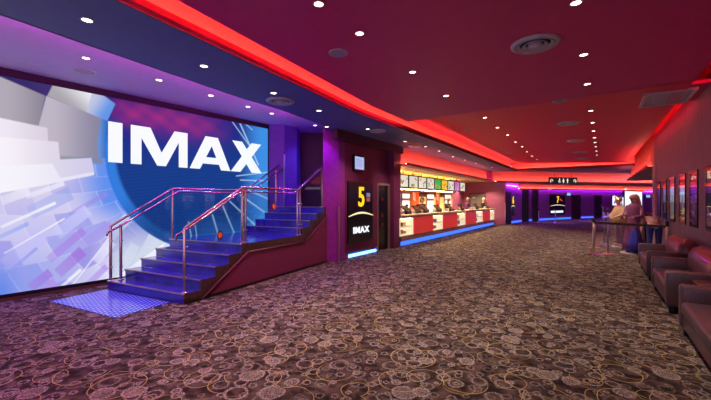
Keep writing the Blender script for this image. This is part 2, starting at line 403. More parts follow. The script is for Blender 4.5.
# doors in the far wall
for i, (u0, u1, h, mm) in enumerate(((506.4, 510.2, 2.2, M_black), (522.2, 527.8, 2.55, M_black), (532, 537.5, 2.55, M_black), (571.5, 580, 2.12, mat('dark_maroon_door', (.05, .008, .02), .35)), (594, 601, 2.12, M_black))):
    a, d, l = wall_span(u0, u1, BW)
    mb = MB(); wallplate(mb, rectp(.04, l-.04, .0, h-.06), a, d, .0, .05)
    o = struct('door_%d' % (i+1), mb, mm)
    mb = MB(); wallplate(mb, rectp(-.03, .04, 0, h), a, d, 0, .07); wallplate(mb, rectp(l-.04, l+.03, 0, h), a, d, 0, .07); wallplate(mb, rectp(-.03, l+.03, h-.06, h), a, d, 0, .07)
    struct('door_frame', mb, mat('dark_plum_frame', (.07, .02, .06), .4), parent=o)
    mb = MB(); n = (d[1], -d[0]); c = (a[0]+d[0]*(l*.82)+n[0]*.09, a[1]+d[1]*l*.82+n[1]*.09)
    mb.tube([(c[0], c[1], .9), (c[0], c[1], 1.25)], .015, 8); wallplate(mb, rectp(l*.82-.02, l*.82+.02, .95, .98), a, d, .04, .05); wallplate(mb, rectp(l*.82-.02, l*.82+.02, 1.17, 1.2), a, d, .04, .05)
    struct('door_handle', mb, M_chrome, parent=o)
# blue base lights on the back wall
for (u0, u1, txt) in ((511, 521, 'blue floor-level light strip left of the dark far doors'), (528, 531.5, 'short blue floor-level light strip between two black far doors'), (538.2, 570.5, 'blue floor-level light strip beneath the screen seven sign'),
                      (581, 593, 'blue floor-level light strip between the two right-hand far doors'), (602, 612, 'blue floor-level light strip right of the last black far door')):
    a, d, l = wall_span(u0, u1, BW); mb = MB(); wallplate(mb, rectp(0, l, .02, .15), a, d, 0, .04)
    single('base_light_strip', txt, 'light strip', mb, E_blue, (a[0], a[1], 0), 0, 'blue floor-level light strips', True)

# left screen wall
L0 = (-5.67, 5.58); LD = (.6095, .7928)
def Lp(d, off=0): return (L0[0] + LD[0]*d + LD[1]*off, L0[1] + LD[1]*d - LD[0]*off)
mb = MB(); mb.prism([Lp(-12.5, -.08), Lp(5.5, -.08), Lp(5.5, -.4), Lp(-12.5, -.4)], 0, 3.75); struct('wall_left', mb, M_black)
mb = MB(); mb.prism(VB + [(-.80, 9.6), (-.6, 13.2), (-3.2, 13.2), Lp(5.5, -.3), Lp(-12.5, -.3)], 3.72, 3.77); struct('ceiling.006', mb, M_vceil)
mb = MB(); band(mb, VB + [(-.8, 9.1)], -.03, 3.45, 3.74); struct('trim_11', mb, M_soffit)
mb = MB(); strip(mb, offset(VB, .05), .03, 3.50, 3.53)
single('cove_light_strip', 'magenta light strip along step between blue soffit and violet ceiling', 'light strip', mb, E_magenta)
# column beside screen + black recess + violet column
mb = MB(); mb.prism([(-2.40, 9.74), (-1.99, 9.80), (-1.70, 10.10), (-1.7, 10.9), (-2.9, 10.9)], 0, 3.74); struct('wall_left.001', mb, mat('blue_light_tint_column', (.12, .08, .42), .5))  # blue light on this column is put into its colour
mb = MB(); mb.prism([(-3.0, 10.9), (-.6, 10.9), (-.6, 11.1), (-3, 11.1)], 0, 3.74); struct('wall_left.002', mb, M_black)
mb = MB(); mb.prism([(-.84, 9.06), (-.45, 9.27), (-.2, 9.7), (-.55, 10.9), (-.95, 10.9)], 0, 3.74); struct('wall_left.003', mb, mat('purple_column_paint', (.38, .04, .46), .5))
# sign wall, door wall
def sgn(s): return W(s, 5.66)
mb = MB(); sqbox(mb, 7.40, 9.42, 5.66, 6.1, .16, 3.45); struct('wall_left.004', mb, M_maroon)
mb = MB(); sqbox(mb, 7.5, 9.4, 5.80, 6.1, 0, .16); struct('trim_12', mb, M_black)
mb = MB(); sqbox(mb, 7.36, 9.38, 5.68, 5.74, .015, .085)
single('base_light_strip', 'bright blue light strip on carpet beneath screen five sign wall', 'light strip', mb, glow('bright_blue_led', (.10, .28, 1), 7), (*W(8.4, 5.73), 0), 0, 'blue floor-level light strips', True)
mb = MB(); sqbox(mb, 7.15, 10.87, 5.50, 5.66, 3.22, 3.45); struct('trim_13', mb, mat('dark_plum_beam', (.10, .02, .05), .5))
mb = MB(); sqbox(mb, 9.42, 10.87, 5.82, 6.1, 0, 3.45); struct('wall_left.005', mb, M_maroon)
mb = MB(); sqbox(mb, 10.38, 10.87, 5.60, 8.1, 0, 3.45); struct('wall_left.006', mb, M_maroon)
mb = MB(); sqbox(mb, 9.60, 10.28, 5.78, 5.83, 0, 2.10); o = struct('door_6', mb, M_blackgl)
mb = MB(); 
for z in (.75, 1.05, 1.6): sqbox(mb, 9.86, 9.94, 5.765, 5.79, z, z+.13)
struct('door_plate', mb, mat('dull_red_plate', (.3, .03, .03), .4), parent=o)
mb = MB(); sqbox(mb, 9.53, 9.60, 5.74, 5.84, 0, 2.17); sqbox(mb, 10.28, 10.36, 5.74, 5.84, 0, 2.17); sqbox(mb, 9.53, 10.36, 5.74, 5.84, 2.10, 2.17)
struct('door_frame', mb, mat('cream_door_frame', (.45, .33, .25), .4), parent=o)
# corner guards
for (x, y, txt) in ((-.445, 9.255, 'slim pale metal guard on corner left of screen five sign'), (*W(24.84, 5.03), 'slim pale metal guard on plum wall end past the counter'), (-1.985, 9.78, 'slim pale metal guard on column right of the giant screen')):
    zz = 1.44 if x < -1.5 else 0.
    mb = MB(); mb.box(-.02, .02, -.02, .02, 0, 1.45, bev=.005); single('corner_guard', txt, 'corner guard', mb, M_steel, (x, y-.015, zz), .9, 'metal corner guards')

# counter bay shell
mb = MB(); sqbox(mb, 10.87, 25, 7.85, 8.1, 0, 3.4); struct('wall_left.007', mb, M_plum)
mb = MB(); sqbox(mb, 10.87, 24.86, 5.70, 8.0, 2.88, 2.93); struct('ceiling.007', mb, mat('warm_light_tint_ceiling', (.9, .62, .28), .5))  # warm yellow light partly put into the ceiling colour
mb = MB(); sqbox(mb, 10.87, 22.45, 5.62, 5.72, 2.88, 3.45); struct('trim_14', mb, M_redp)
mb = MB(); sqbox(mb, 10.87, 22.45, 5.36, 5.38, 2.84, 2.91); sqbox(mb, 10.87, 22.45, 5.36, 5.72, 2.82, 2.86); struct('trim_15', mb, mat('dark_red_lip', (.3, .02, .04)))
mb = MB(); strip(mb, [W(10.9, 5.39), W(22.4, 5.39)], .03, 2.862, 2.885)
single('cove_light_strip', 'orange-red light strip on the beam above the snack counter', 'light strip', mb, E_red2)
mb = MB(); sqbox(mb, 22.45, 22.95, 5.40, 5.75, 2.80, 3.45); struct('trim_16', mb, mat('purple_block_paint', (.35, .03, .35), .5))
mb = MB(); wallplate(mb, rectp(0, .95, 0, 2.07), W(24.84, 7.3), (SA[1], -SA[0]), 0, .05); o = struct('door_7', mb, mat('grey_door', (.16, .14, .15), .5))
mb = MB(); wallplate(mb, rectp(.12, .3, 1.78, 1.84), W(24.84, 7.3), (SA[1], -SA[0]), .05, .01); struct('door_plate', mb, M_white, parent=o)
mb = MB(); a = W(24.84, 7.3); wallplate(mb, rectp(-.06, 0, 0, 2.12), a, (SA[1], -SA[0]), 0, .07); wallplate(mb, rectp(.95, 1.0, 0, 2.12), a, (SA[1], -SA[0]), 0, .07); wallplate(mb, rectp(0, .95, 2.07, 2.12), a, (SA[1], -SA[0]), 0, .07)
struct('door_frame', mb, mat('dark_plum_frame', (.07, .02, .06)), parent=o)

# ============================================================ GIANT SCREEN
def screen_rgb(u, v):
    """picture shown on the screen, in survey pixels (numpy arrays)"""
    cx, cy = 205., 150.
    dx, dy = u - cx, (v - cy)
    r = np.hypot(dx, dy); th = np.degrees(np.arctan2(dy, -dx))      # 0 = left, + = down
    def mixc(a, b, k): return a*(1 - k[..., None]) + np.array(b)*k[..., None]
    st = lambda x, a, b: (lambda t: t*t*(3 - 2*t))(np.clip((x - a)/(b - a), 0, 1))
    c = np.zeros(u.shape + (3,)); c[:] = (.004, .045, .25)
    c = mixc(c, (.012, .02, .24), st(v, 175, 120)); c = mixc(c, (.02, .015, .17), st(v, 130, 95)*.7)
    # magenta haze along the top
    mz = np.exp(-((v - (88 + u*.19))/13.)**2)*st(u, 100, 130)*st(u, 240, 185)
    tri = .75 + .12*np.sin(u*.22 + v*.25) + .12*np.sin(u*.31 - v*.4)
    c = mixc(c, (.45, .03, .22), np.clip(mz*tri*.75, 0, 1))
    c = c*(1 + .10*np.sin((v + u*.1)*1.9)[..., None]*st(v, 150, 180)[..., None])
    # azure band, then the fan of blades on the left
    left = (th > -22) & (th < 75) 
    az = st(r, 88, 93)*left
    c = mixc(c, (.03, .20, .72), az*st(th, 62, 25)*st(th, -22, 0)); c = mixc(c, (.03, .16, .5), az*st(th, 25, 62)*.35)
    fan = st(r, 100, 101.5)*(th > 3)*(th < 78)
    th2 = th; th = th + (r - 100)*.11; ii = np.floor(th/7.5).astype(int); jj = np.floor((r + ii*13)/31.).astype(int)
    hsh = np.abs(np.sin(ii*12.9898 + jj*78.233)*43758.5453) % 1; h2 = np.abs(np.sin(ii*39.3 + jj*11.13)*24634.63) % 1
    lav = np.zeros_like(c); lav[:] = (.38, .38, .84)
    lav = mixc(lav, (.70, .66, .90), st(hsh, .2, 1)*.8); lav = mixc(lav, (.30, .22, .72), (h2 > .8)*.4*st(v, 200, 240)); lav = mixc(lav, (.95, .95, 1.0), st(v, 215, 262)*st(u, 85, 130)*.75); lav = mixc(lav, (.20, .30, .82), st(v, 215, 290)*st(u, 110, 20)*.55)
    lav = mixc(lav, (.10, .27, .85), st(r, 150, 104)*st(v, 240, 200)*.95)
    lav = mixc(lav, (.70, .64, .78), st(v, 235, 165)*st(u, 110, 30)*.9)
    ax = np.abs((r + ii*13) % 31 - .5) < .6; at = np.abs((th % 7.5)) < 30./np.maximum(r, 60)
    lav = mixc(lav, (.95, .95, 1.), np.clip(ax*.22 + at*.22, 0, 1)); th = th2
    c = c*(1 - fan[..., None]) + lav*fan[..., None]
    # tilted rectangles down the lower left
    for (px, py, w, h, a, col, k) in ((15, 196, 30, 9, -20, (.85, .82, .95), .8), (45, 190, 40, 5, -20, (.9, .88, 1), .7), (50, 203, 46, 14, -26, (.30, .38, .85), .6), (28, 215, 60, 3, -24, (.98, .98, 1), .8),
              (88, 204, 44, 5, -30, (.30, .25, .75), .7), (72, 222, 40, 12, -38, (.62, .62, .98), .7), (66, 245, 46, 8, -40, (.40, .22, .78), .8), (70, 262, 34, 11, -42, (.36, .18, .72), .85), (40, 280, 26, 9, -38, (.36, .20, .75), .85),
              (48, 287, 18, 9, -40, (.45, .28, .8), .9), (24, 250, 50, 16, -40, (.55, .52, .95), .6), (20, 262, 44, 3, -40, (.25, .30, .85), .7), (92, 280, 40, 6, -44, (.42, .24, .82), .7), (104, 252, 26, 8, -50, (.86, .86, 1), .8),
              (97, 235, 36, 10, -35, (.38, .28, .80), .6), (125, 262, 40, 10, -60, (.90, .90, 1), .6), (10, 232, 40, 4, -25, (.2, .35, .85), .6), (118, 228, 30, 10, -48, (.85, .88, 1), .6), (150, 250, 40, 18, -62, (.92, .94, 1), .7),
              (62, 286, 50, 3, -42, (1, 1, 1), .7), (34, 236, 70, 1.6, -30, (1, 1, 1), .7), (90, 262, 60, 1.6, -52, (1, 1, 1), .7)):
        ca, sa = math.cos(math.radians(a)), math.sin(math.radians(a)); X = (u-px)*ca + (v-py)*sa; Y = -(u-px)*sa + (v-py)*ca
        k_ = (np.abs(X) < w/2)*(np.abs(Y) < h/2)*k*(r > 101)*(.55 + .45*(X/w + .5))
        c = mixc(c, col, k_)
    c = mixc(c, (.08, .22, .80), st(u, 26, 0)*st(v, 250, 300)*.8)
    # big pale blades
    def poly(pts):
        ins = np.zeros(u.shape, bool); n = len(pts)
        for i in range(n):
            x1, y1 = pts[i]; x2, y2 = pts[(i+1) % n]
            if y1 == y2: continue
            ins ^= ((y1 > v) != (y2 > v)) & (u < (x2-x1)*(v-y1)/(y2-y1) + x1)
        return ins
    def fill(pts, ca, cb, axis):
        nonlocal c
        k = st(axis, 0, 1); col = np.array(ca)*(1-k[..., None]) + np.array(cb)*k[..., None]; m_ = poly(pts)
        c = np.where(m_[..., None], col, c)
    fill([(-90, 30), (54, 82), (46, 97), (-90, 40)], (.03, .02, .13), (.05, .03, .16), u/60)
    fill([(-90, 42), (0, 77), (45, 96), (38, 127), (0, 118), (-90, 98)], (.44, .40, .47), (.22, .20, .26), u/60)
    fill([(46, 96), (108, 121), (101, 142), (103, 158), (60, 160), (57, 143), (48, 142), (47, 128), (38, 127)], (.52, .47, .56), (.24, .23, .34), (u-45)/60)
    fill([(101, 118), (108, 121), (104, 142), (106, 158), (98, 158), (97, 140)], (.15, .30, .70), (.02, .15, .55), (u-96)/12)
    fill([(54, 82), (98, 92), (115, 104), (107, 121), (47, 96)], (.40, .38, .42), (.90, .90, .96), (u-50)/45 - (v-90)/40)
    fill([(92, 92), (98, 92), (115, 104), (107, 121), (86, 112)], (.55, .58, .75), (.12, .30, .80), (u-86)/28 + (v-104)/40)
    fill([(-90, 98), (0, 118), (47, 128), (48, 142), (0, 138), (-90, 122)], (.86, .80, .90), (.70, .63, .74), u/50)
    fill([(-90, 122), (0, 137), (58, 142), (60, 164), (0, 166), (-90, 166)], (.92, .88, .95), (.74, .68, .80), u/60)
    fill([(60, 156), (101, 158), (104, 164), (60, 163)], (.30, .32, .38), (.2, .25, .4), (u-60)/40)
    fill([(-90, 166), (0, 166), (92, 162), (94, 175), (40, 186), (0, 193), (-90, 205)], (.92, .90, .97), (.78, .76, .90), u/90)
    fill([(50, 160), (91, 158), (94, 172), (60, 178)], (.72, .68, .82), (.62, .60, .82), (u-50)/45)
    # right hand side: blue rays
    rr = st(u, 236, 262)
    c = mixc(c, (.05, .30, .85), rr*(v < 290)*.9)
    for (x1, y1, x2, y2, w) in ((238, 120, 258, 165, 1.0), (232, 122, 252, 150, .7), (196, 262, 188, 222, .9), (200, 262, 194, 220, .8), (212, 215, 226, 262, 1.2), (222, 205, 246, 262, 1.1), (228, 200, 262, 232, 1.1), (240, 195, 268, 215, 1.3),
                                (236, 176, 270, 172, .8), (240, 180, 270, 181, .8), (252, 130, 238, 118, .6), (248, 190, 270, 200, 1.2)):
        L_ = math.hypot(x2-x1, y2-y1); tt = np.clip(((u-x1)*(x2-x1) + (v-y1)*(y2-y1))/L_**2, 0, 1)
        d_ = np.hypot(u - x1 - tt*(x2-x1), v - y1 - tt*(y2-y1)); c = mixc(c, (.55, .78, 1.), np.clip(1 - d_/w, 0, 1)*.85)
    wedge = st(v, 205, 240)*(u > 170)*st(np.abs(u - 222), 45, 12)
    c = mixc(c, (.05, .25, .68), wedge*.35)
    return np.clip(c, 0, 1)
D0, D1, Z0, Z1 = -2.3, 5.27, .10, 3.60
nx, nz = 640, 280
dd, zz = np.meshgrid(np.linspace(D0, D1, nx), np.linspace(Z0, Z1, nz))
X = L0[0] + LD[0]*dd; Y = L0[1] + LD[1]*dd
uu = U0 + F*X/Y; vv = V0 - F*(zz - H)/Y
rgb = 0
for ja in (-.33, 0, .33):
    for jb in (-.33, 0, .33):
        X_ = X + LD[0]*ja*.013; Y_ = Y + LD[1]*ja*.013
        rgb = rgb + screen_rgb(U0 + F*X_/Y_, V0 - F*(zz + jb*.014 - H)/Y_)/9.
scr = Thing('cinema_screen', 'giant lit video screen with white IMAX lettering filling the left wall', 'screen', (*Lp(1.5), 0), 0, None, True)
me = bpy.data.meshes.new('screen_face')
vs = np.stack([X + LD[1]*.02, Y - LD[0]*.02, zz], -1).reshape(-1, 3) - np.array([*Lp(1.5), 0])
idx = np.arange(nx*nz).reshape(nz, nx)
fc = np.stack([idx[:-1, :-1], idx[:-1, 1:], idx[1:, 1:], idx[1:, :-1]], -1).reshape(-1, 4)
me.from_pydata(vs.tolist(), [], fc.tolist())
ca = me.color_attributes.new('picture', 'FLOAT_COLOR', 'POINT')
ca.data.foreach_set('color', np.concatenate([rgb.reshape(-1, 3), np.ones((nx*nz, 1))], 1).ravel().astype(np.float32))
m = bpy.data.materials.new('screen_picture'); m.use_nodes = True; nt = m.node_tree; b = nt.nodes['Principled BSDF']
at = nd(nt, 'ShaderNodeAttribute', attribute_name='picture'); nt.links.new(at.outputs['Color'], b.inputs['Emission Color'])
b.inputs['Emission Strength'].default_value = 1.0; b.inputs['Base Color'].default_value = (.005, .005, .005, 1); b.inputs['Roughness'].default_value = .8; b.inputs['Specular IOR Level'].default_value = .08
me.materials.append(m); link(bpy.data.objects.new('screen_face', me), scr.o)
mb = MB()
for (a0, a1, z0, z1) in ((D0-.1, D1+.08, 3.60, 3.72), (D0-.1, D1+.08, .04, .10), (D1, D1+.08, .10, 3.60), (D0-.1, D0, .10, 3.60)): wallplate(mb, rectp(a0, a1, z0, z1), L0, LD, -.06, .10)
scr.part('screen_frame', mb, M_black)
mb = MB(); wallplate(mb, rectp(D0-.1, D1+.05, .0, .04), L0, LD, -.06, .14); scr.part('floor_trim', mb, M_goldtrim)
def d_of_u(u):
    r = (u - U0)/F; return (r*L0[1] - L0[0])/(LD[0] - r*LD[1])
E_letter = glow('white_screen_lettering', (.90, .96, 1), 1.0)
LETZ = (2.345, 3.13)
def lett(outs, name):
    mb = MB()
    for o_ in outs:
        wallplate(mb, [(d_of_u(u), LETZ[0] + y*(LETZ[1]-LETZ[0])) for u, y in o_], L0, LD, .022, .004)
    scr.part(name, mb, E_letter, label='white capital letter on the screen')
lett([[(107.7, 0), (122, 0), (122, 1), (107.7, 1)]], 'letter_i')
lett([[(130.3, 0), (141, 0), (141, .72), (141, 1), (130.3, 1)], [(178.3, 0), (187, 0), (187, 1), (178.3, 1)], [(141, 1), (141, .70), (156.8, 0), (165.4, 0), (178.3, .70), (178.3, 1), (174, 1), (161, .36), (150, 1)]], 'letter_m')
lett([[(189.1, 0), (199.4, 0), (211.2, .72), (211.2, 1), (205, 1)], [(211.2, 1), (211.2, .72), (220.6, 0), (229.8, 0), (217.3, 1)], [(202.5, .17), (218.4, .17), (216.1, .37), (205.3, .37)]], 'letter_a')
lett([[(230.2, 0), (239.8, 0), (260.6, 1), (250.9, 1)], [(231.8, 1), (241.6, 1), (261.1, 0), (251, 0)]], 'letter_x')

# ============================================================ STAIRS
r_ = .16
def wl(t): return min(2.03, 2.8 - .1966*(t + 1.175) - .16)
stair = Thing('staircase', 'glossy two-flight staircase with landing, blue light of the giant screen painted in', 'stairs', (*ST(2, 1), 0), 0, None, True)
runs = [(0, 1, .30), (.30, 2, .60), (.60, 3, .90), (.90, 4, 1.20), (1.20, 5, 3.14), (3.14, 6, 3.44), (3.44, 7, 3.74), (3.74, 8, 4.04), (4.04, 9, 6.4)]
treads = MB(); rs = MB(); nose = MB()
for (t0, k, t1) in runs:
    z = k*r_; ts = [t0, min(t1, 2.7), t1] if t0 < 2.7 < t1 else [t0, t1]
    if k == 9: poly = [ST(t0, .0), ST(4.36, .0), (-.62, 9.6), (-.62, 10.9), (-1.72, 10.9), (-1.72, 10.08), (-1.98, 9.78), ST(t0, wl(t0))]
    else: poly = [ST(t, 0) for t in ts] + [ST(t, wl(t)) for t in ts[::-1]]
    treads.prism(poly, z - .04, z)
    tb = .0 if k == 1 else z - r_ - .02
    rs.prism([ST(t0 + .005, .02), ST(t0 + .03, .02), ST(t0 + .03, wl(t0) - .01), ST(t0 + .005, wl(t0) - .01)], max(0, z - r_), z - .04)
    a, b = ST(t0 - .012, 0.0), ST(t0 - .012, wl(t0)); c, d = ST(t0 + .02, wl(t0)), ST(t0 + .02, 0)
    nose.prism([a, b, c, d], z - .012, z + .004)
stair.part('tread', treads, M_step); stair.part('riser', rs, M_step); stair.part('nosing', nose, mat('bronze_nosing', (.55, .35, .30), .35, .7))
# stone side (stepped) and sloped edge below it, painted side wall
sd = MB()
for (t0, k, t1) in runs:
    t1 = min(t1, 4.40)
    sd.prism([ST(t0, -.012), ST(t1, -.012), ST(t1, .02), ST(t0, .02)], max(0, k*r_ - (.42 if k not in (5,) else .20)), k*r_ - .002)
stair.part('stone_side', sd, M_dkbrown)
# painted side wall under stone: profile polygon in (t,z)
prof = [(.42, 0), (4.40, 0), (4.40, 1.18), (4.2, 1.18), (3.22, .60), (1.32, .60)]
mb = MB(); n = len(prof); vs = []
for w_ in (-.03, 2.0):
    for (t, z) in prof: vs.append((*ST(t, w_ if w_ < 0 else min(w_, wl(t) - .05)), z))
mb.add(vs, [list(range(n)), list(range(n, 2*n))[::-1]] + [[i, (i+1) % n, n+(i+1) % n, n+i] for i in range(n)])
stair.part('side_wall', mb, mat('magenta_maroon_side_paint', (.27, .035, .13), .4, var=.06))
mb = MB()
for (a, b) in (((.30, .02), (1.32, .64)), ((1.32, .64), (3.20, .64)), ((3.20, .64), (4.3, 1.28))):
    va, vb = (*ST(a[0], -.04), a[1]), (*ST(b[0], -.04), b[1]); mb.tube([va, vb], .018, 6)
stair.part('edge_strip', mb, mat('maroon_edge_trim', (.16, .03, .05), .3))
mb = MB(); mb.prism([ST(.02, -.035), ST(4.4, -.035), ST(4.4, -.03), ST(.02, -.03)], 0, .05); stair.part('skirting', mb, M_black)

# balustrades
M_rail = mat('pink_light_tint_steel_rail', (.72, .48, .45), .25, 1., var=.05)  # stainless steel with the pink light on it put into the colour
def rail_set(name, label, posts, top, hand, panels, stickers):
    th_ = Thing(name, label, 'railing', (*posts[0][:2], posts[0][2]), 0, 'stair balustrades', True)
    for (x, y, z0, z1) in posts:
        mb = MB(); mb.box(x-.018, x+.018, y-.018, y+.018, z0, z1, bev=.004)
        p = th_.part('post', mb, M_rail)
        mb = MB(); mb.lathe([(.05, 0), (.05, .012), (.028, .02)], 14, 0, (x, y, z0)); th_.part('flange', mb, M_chrome, parent=p)
        for zc in (.25, .72): mb = MB(); mb.tube([(x, y, z0+zc), (x+.05, y-.03, z0+zc)], .012, 8); th_.part('clamp', mb, M_chrome, parent=p)
    mb = MB(); mb.tube(top, .022, 10); th_.part('top_rail', mb, M_rail)
    if hand:
        mb = MB(); mb.tube(hand, .018, 10); th_.part('handrail', mb, M_rail)
    for (a, b, za0, zb0, za1, zb1) in panels:
        A, B = Vector(a), Vector(b); d = (B-A).normalized(); n = Vector((-d.y, d.x))*.006
        mb = MB(); pts = [(A-n), (B-n), (B+n), (A+n)]
        mb.prism([tuple(p) for p in pts], [za0, zb0, zb0, za0], [za1, zb1, zb1, za1]); g = th_.part('glass_panel', mb, GLASS)
    for (x, y, z) in stickers:
        mb = MB(); n = Vector((-.1, -1)).normalized()
        dx, dy = .894, -.447
        for (rr, off, mi) in ((.062, .0, 0), (.042, .003, 1)):
            P = [(x + ST(0, 0)[0]*0 + .447*rr*math.cos(a) + .894*(.010+off), y + .894*rr*math.cos(a) - .447*(.010+off), z + rr*math.sin(a)*1.25) for a in [k*PI/10 for k in range(20)]]
            Q = [(p[0] - .002, p[1] + .001, p[2]) for p in P]
            mb.add(P + Q, [list(range(20)), list(range(20, 40))[::-1]] + [[i, (i+1) % 20, 20+(i+1) % 20, 20+i] for i in range(20)], mi)
        th_.part('warning_sticker', mb, [M_black, mat('orange_red_sticker', (.9, .10, .03), .4, em=(1, .1, .03), es=.25)], label='round orange-red sticker with black rim')
    return th_
def S3(t, w, z): return (*ST(t, w), z)
def zn(t):   # walking surface
    return .16 + .533*max(0, min(t, 1.2)) if t <= 1.2 else (.80 if t <= 3.14 else .80 + .533*(t-3.14))
R = .06
rail_set('stair_balustrade', 'glass and steel balustrade tinted with pink light on the open right side of the stairs',
    [(*ST(.06, R), .16, 1.17), (*ST(1.28, R), .80, 1.84), (*ST(1.36, R), .80, 1.84), (*ST(3.02, R), .80, 1.84), (*ST(3.12, R), .80, 1.84), (*ST(4.10, R), 1.44, 2.40), (*ST(4.32, R), 1.44, 2.58)],
    [S3(.06, R, 1.17), S3(1.30, R, 1.85), S3(3.05, R, 1.85), S3(4.32, R, 2.58)],
    [S3(-.02, R+.10, .98), S3(0, R+.10, 1.06), S3(.14, R+.10, 1.12), S3(1.36, R+.10, 1.78), S3(3.02, R+.10, 1.77), S3(4.10, R+.10, 2.42)],
    [(ST(.10, R), ST(1.24, R), .30, .90, 1.12, 1.76), (ST(1.40, R), ST(2.98, R), .86, .86, 1.76, 1.76), (ST(3.16, R), ST(4.08, R), 1.0, 1.52, 1.80, 2.34)],
    [(*ST(.75, R), 1.0), (*ST(2.17, R), 1.48)])
w1 = 1.97
rail_set('stair_balustrade', 'glass and steel balustrade tinted with pink light between the stairs and the giant screen',
    [(*ST(.02, w1), .16, 1.14), (*ST(.16, w1-.06), .16, 1.17), (*ST(1.24, w1), .80, 1.82), (*ST(3.10, 1.72), .80, 1.84), (*ST(4.06, 1.54), 1.44, 2.44)],
    [S3(.02, w1, 1.14), S3(1.24, w1, 1.86), S3(2.6, w1-.10, 1.86), S3(3.1, 1.72, 1.88), S3(4.2, 1.52, 2.62)],
    [S3(-.10, w1-.10, .98), S3(-.08, w1-.10, 1.04), S3(.16, w1-.10, 1.16), S3(1.3, w1-.10, 1.80), S3(2.6, w1-.20, 1.79), S3(3.1, 1.62, 1.81), S3(4.2, 1.42, 2.50)],
    [(ST(.04, w1), ST(1.2, w1), .18, .82, 1.10, 1.80), (ST(1.3, w1), ST(2.6, w1-.1), .84, .84, 1.80, 1.80), (ST(2.62, w1-.1), ST(3.06, 1.73), .84, .84, 1.80, 1.80), (ST(3.14, 1.70), ST(4.02, 1.55), 1.0, 1.5, 1.84, 2.38)],
    [])
mb = MB(); sqz = [ST(-.84, .28), ST(-.02, .28), ST(-.02, 2.03), ST(-.84, 2.03)]
mb.prism(sqz, 0, .012); single('studded_floor_mat', 'glossy studded warning mat with blue reflection painted in, at foot of the stairs', 'floor mat', mb, M_tact, (*ST(-.4, 1.1), 0), 0, None, True)

# ============================================================ SIGNS
p0 = W(0, 5.66)
sl, sr = on_q(347, 5.66), on_q(371.3, 5.66)
def illum_sign(name, label, org, dr, w, z0, z1, num, white, numsize):
    t = Thing(name, label, 'sign', (org[0] + dr[0]*w/2, org[1] + dr[1]*w/2, z0), 0, None, True); h = z1 - z0
    mb = MB(); wallplate(mb, rectp(0, w, z0, z1), org, dr, 0, .05); t.part('sign_panel', mb, M_blackgl)
    mb = MB(); text_on(mb, num, numsize, org, dr, w*.50, z0 + h*.735, .052, .02, bold=numsize*.02, sx=.88); t.part('number', mb, E_gold, label='glowing yellow number')
    mb = MB(); pts = [(w*(.0 + i/16), z0 + h*(.435 + .065*math.sin(PI*i/16))) for i in range(17)]
    pts2 = [(a, z - h*.022*(.4 + math.sin(PI*i/16))) for i, (a, z) in enumerate(pts)]
    wallplate(mb, pts + pts2[::-1], org, dr, .052, .02); t.part('light_arc', mb, E_cream, label='glowing cream arc')
    if white == 'IMAX':
        mb = MB(); text_on(mb, 'IMAX', .25, org, dr, w*.49, z0 + h*.195, .052, .02, bold=.0055, sx=1.25, gap=1.14); t.part('lettering', mb, E_white, label='white IMAX lettering')
        mb = MB(); wallplate(mb, rectp(w*.72, w*.87, z0+h*.75, z0+h*.82), org, dr, .052, .01); wallplate(mb, rectp(w*.72, w*.87, z0+h*.67, z0+h*.74), org, dr, .052, .01, 1)
        t.part('rating_plate', mb, [mat('pale_plate', (.3, .35, .6), .5, em=(.4, .5, .9), es=.3), mat('red_plate', (.5, .1, .1), .5, em=(.8, .2, .15), es=.25)])
    elif white:
        mb = MB(); wallplate(mb, rectp(w*.05, w*.85, z0+h*.10, z0+h*.20), org, dr, .052, .02); t.part('lit_title_bar', mb, E_white, label='white lit bar')
        mb = MB(); wallplate(mb, [(w*.62, z0+h*.72), (w*.86, z0+h*.66), (w*.8, z0+h*.70), (w*.66, z0+h*.82)], org, dr, .052, .01); t.part('red_flash', mb, mat('red_flash', (.8, .1, .05), .5, em=(1, .1, .05), es=.5))
    return t
illum_sign('screen_sign', 'tall black lit sign with yellow number 5 and white IMAX', W(sl, 5.66), SA, sr - sl, .42, 2.14, '5', 'IMAX', .78)
a, d, l = wall_span(549.5, 564.5, BW)
illum_sign('screen_sign', 'black lit sign with yellow number 7 on the far violet wall', a, d, l, .42, 2.12, '7', 'bar', .75)
a, d, l = wall_span(510.6, 514.0, BW)
illum_sign('screen_sign', 'narrow black lit sign with yellow number 6 near the far corner', a, d, l, .55, 2.0, '6', None, .7)
def small_tv(label, org, dr, w, z0, z1, col=E_paleblue):
    t = Thing('information_screen', label, 'screen', (org[0], org[1], z0), 0, None, True)
    mb = MB(); wallplate(mb, rectp(0, w, z0, z1), org, dr, 0, .06); t.part('casing', mb, M_blackgl)
    mb = MB(); wallplate(mb, rectp(w*.09, w*.9, z0+(z1-z0)*.12, z1-(z1-z0)*.10), org, dr, .061, .004); f = t.part('display', mb, col)
    mb = MB()
    for i in range(4): wallplate(mb, rectp(w*.2, w*(.7 + .05*(i % 2)), z0+(z1-z0)*(.3+.13*i), z0+(z1-z0)*(.34+.13*i)), org, dr, .066, .002)
    t.part('screen_text_lines', mb, glow('mauve_screen_lines', (.5, .35, .8), .7), parent=f)
sa_, sb_ = on_q(352.2, 5.66), on_q(363.3, 5.66)
small_tv('small wall screen above the yellow number 5 sign', W(sa_, 5.66), SA, sb_-sa_, 2.44, 2.90)
a, d, l = wall_span(565.8, 570.3, BW); small_tv('small pale blue wall screen right of the number 7 sign', a, d, l, 2.0, 2.32, glow('cyan_screen', (.25, .6, 1), .9))
a, d, l = wall_span(645, 650, BW); small_tv('small pale blue screen on far wall right of white lightbox', a, d, l, 1.9, 2.3, glow('cyan_screen', (.25, .6, 1), .9))

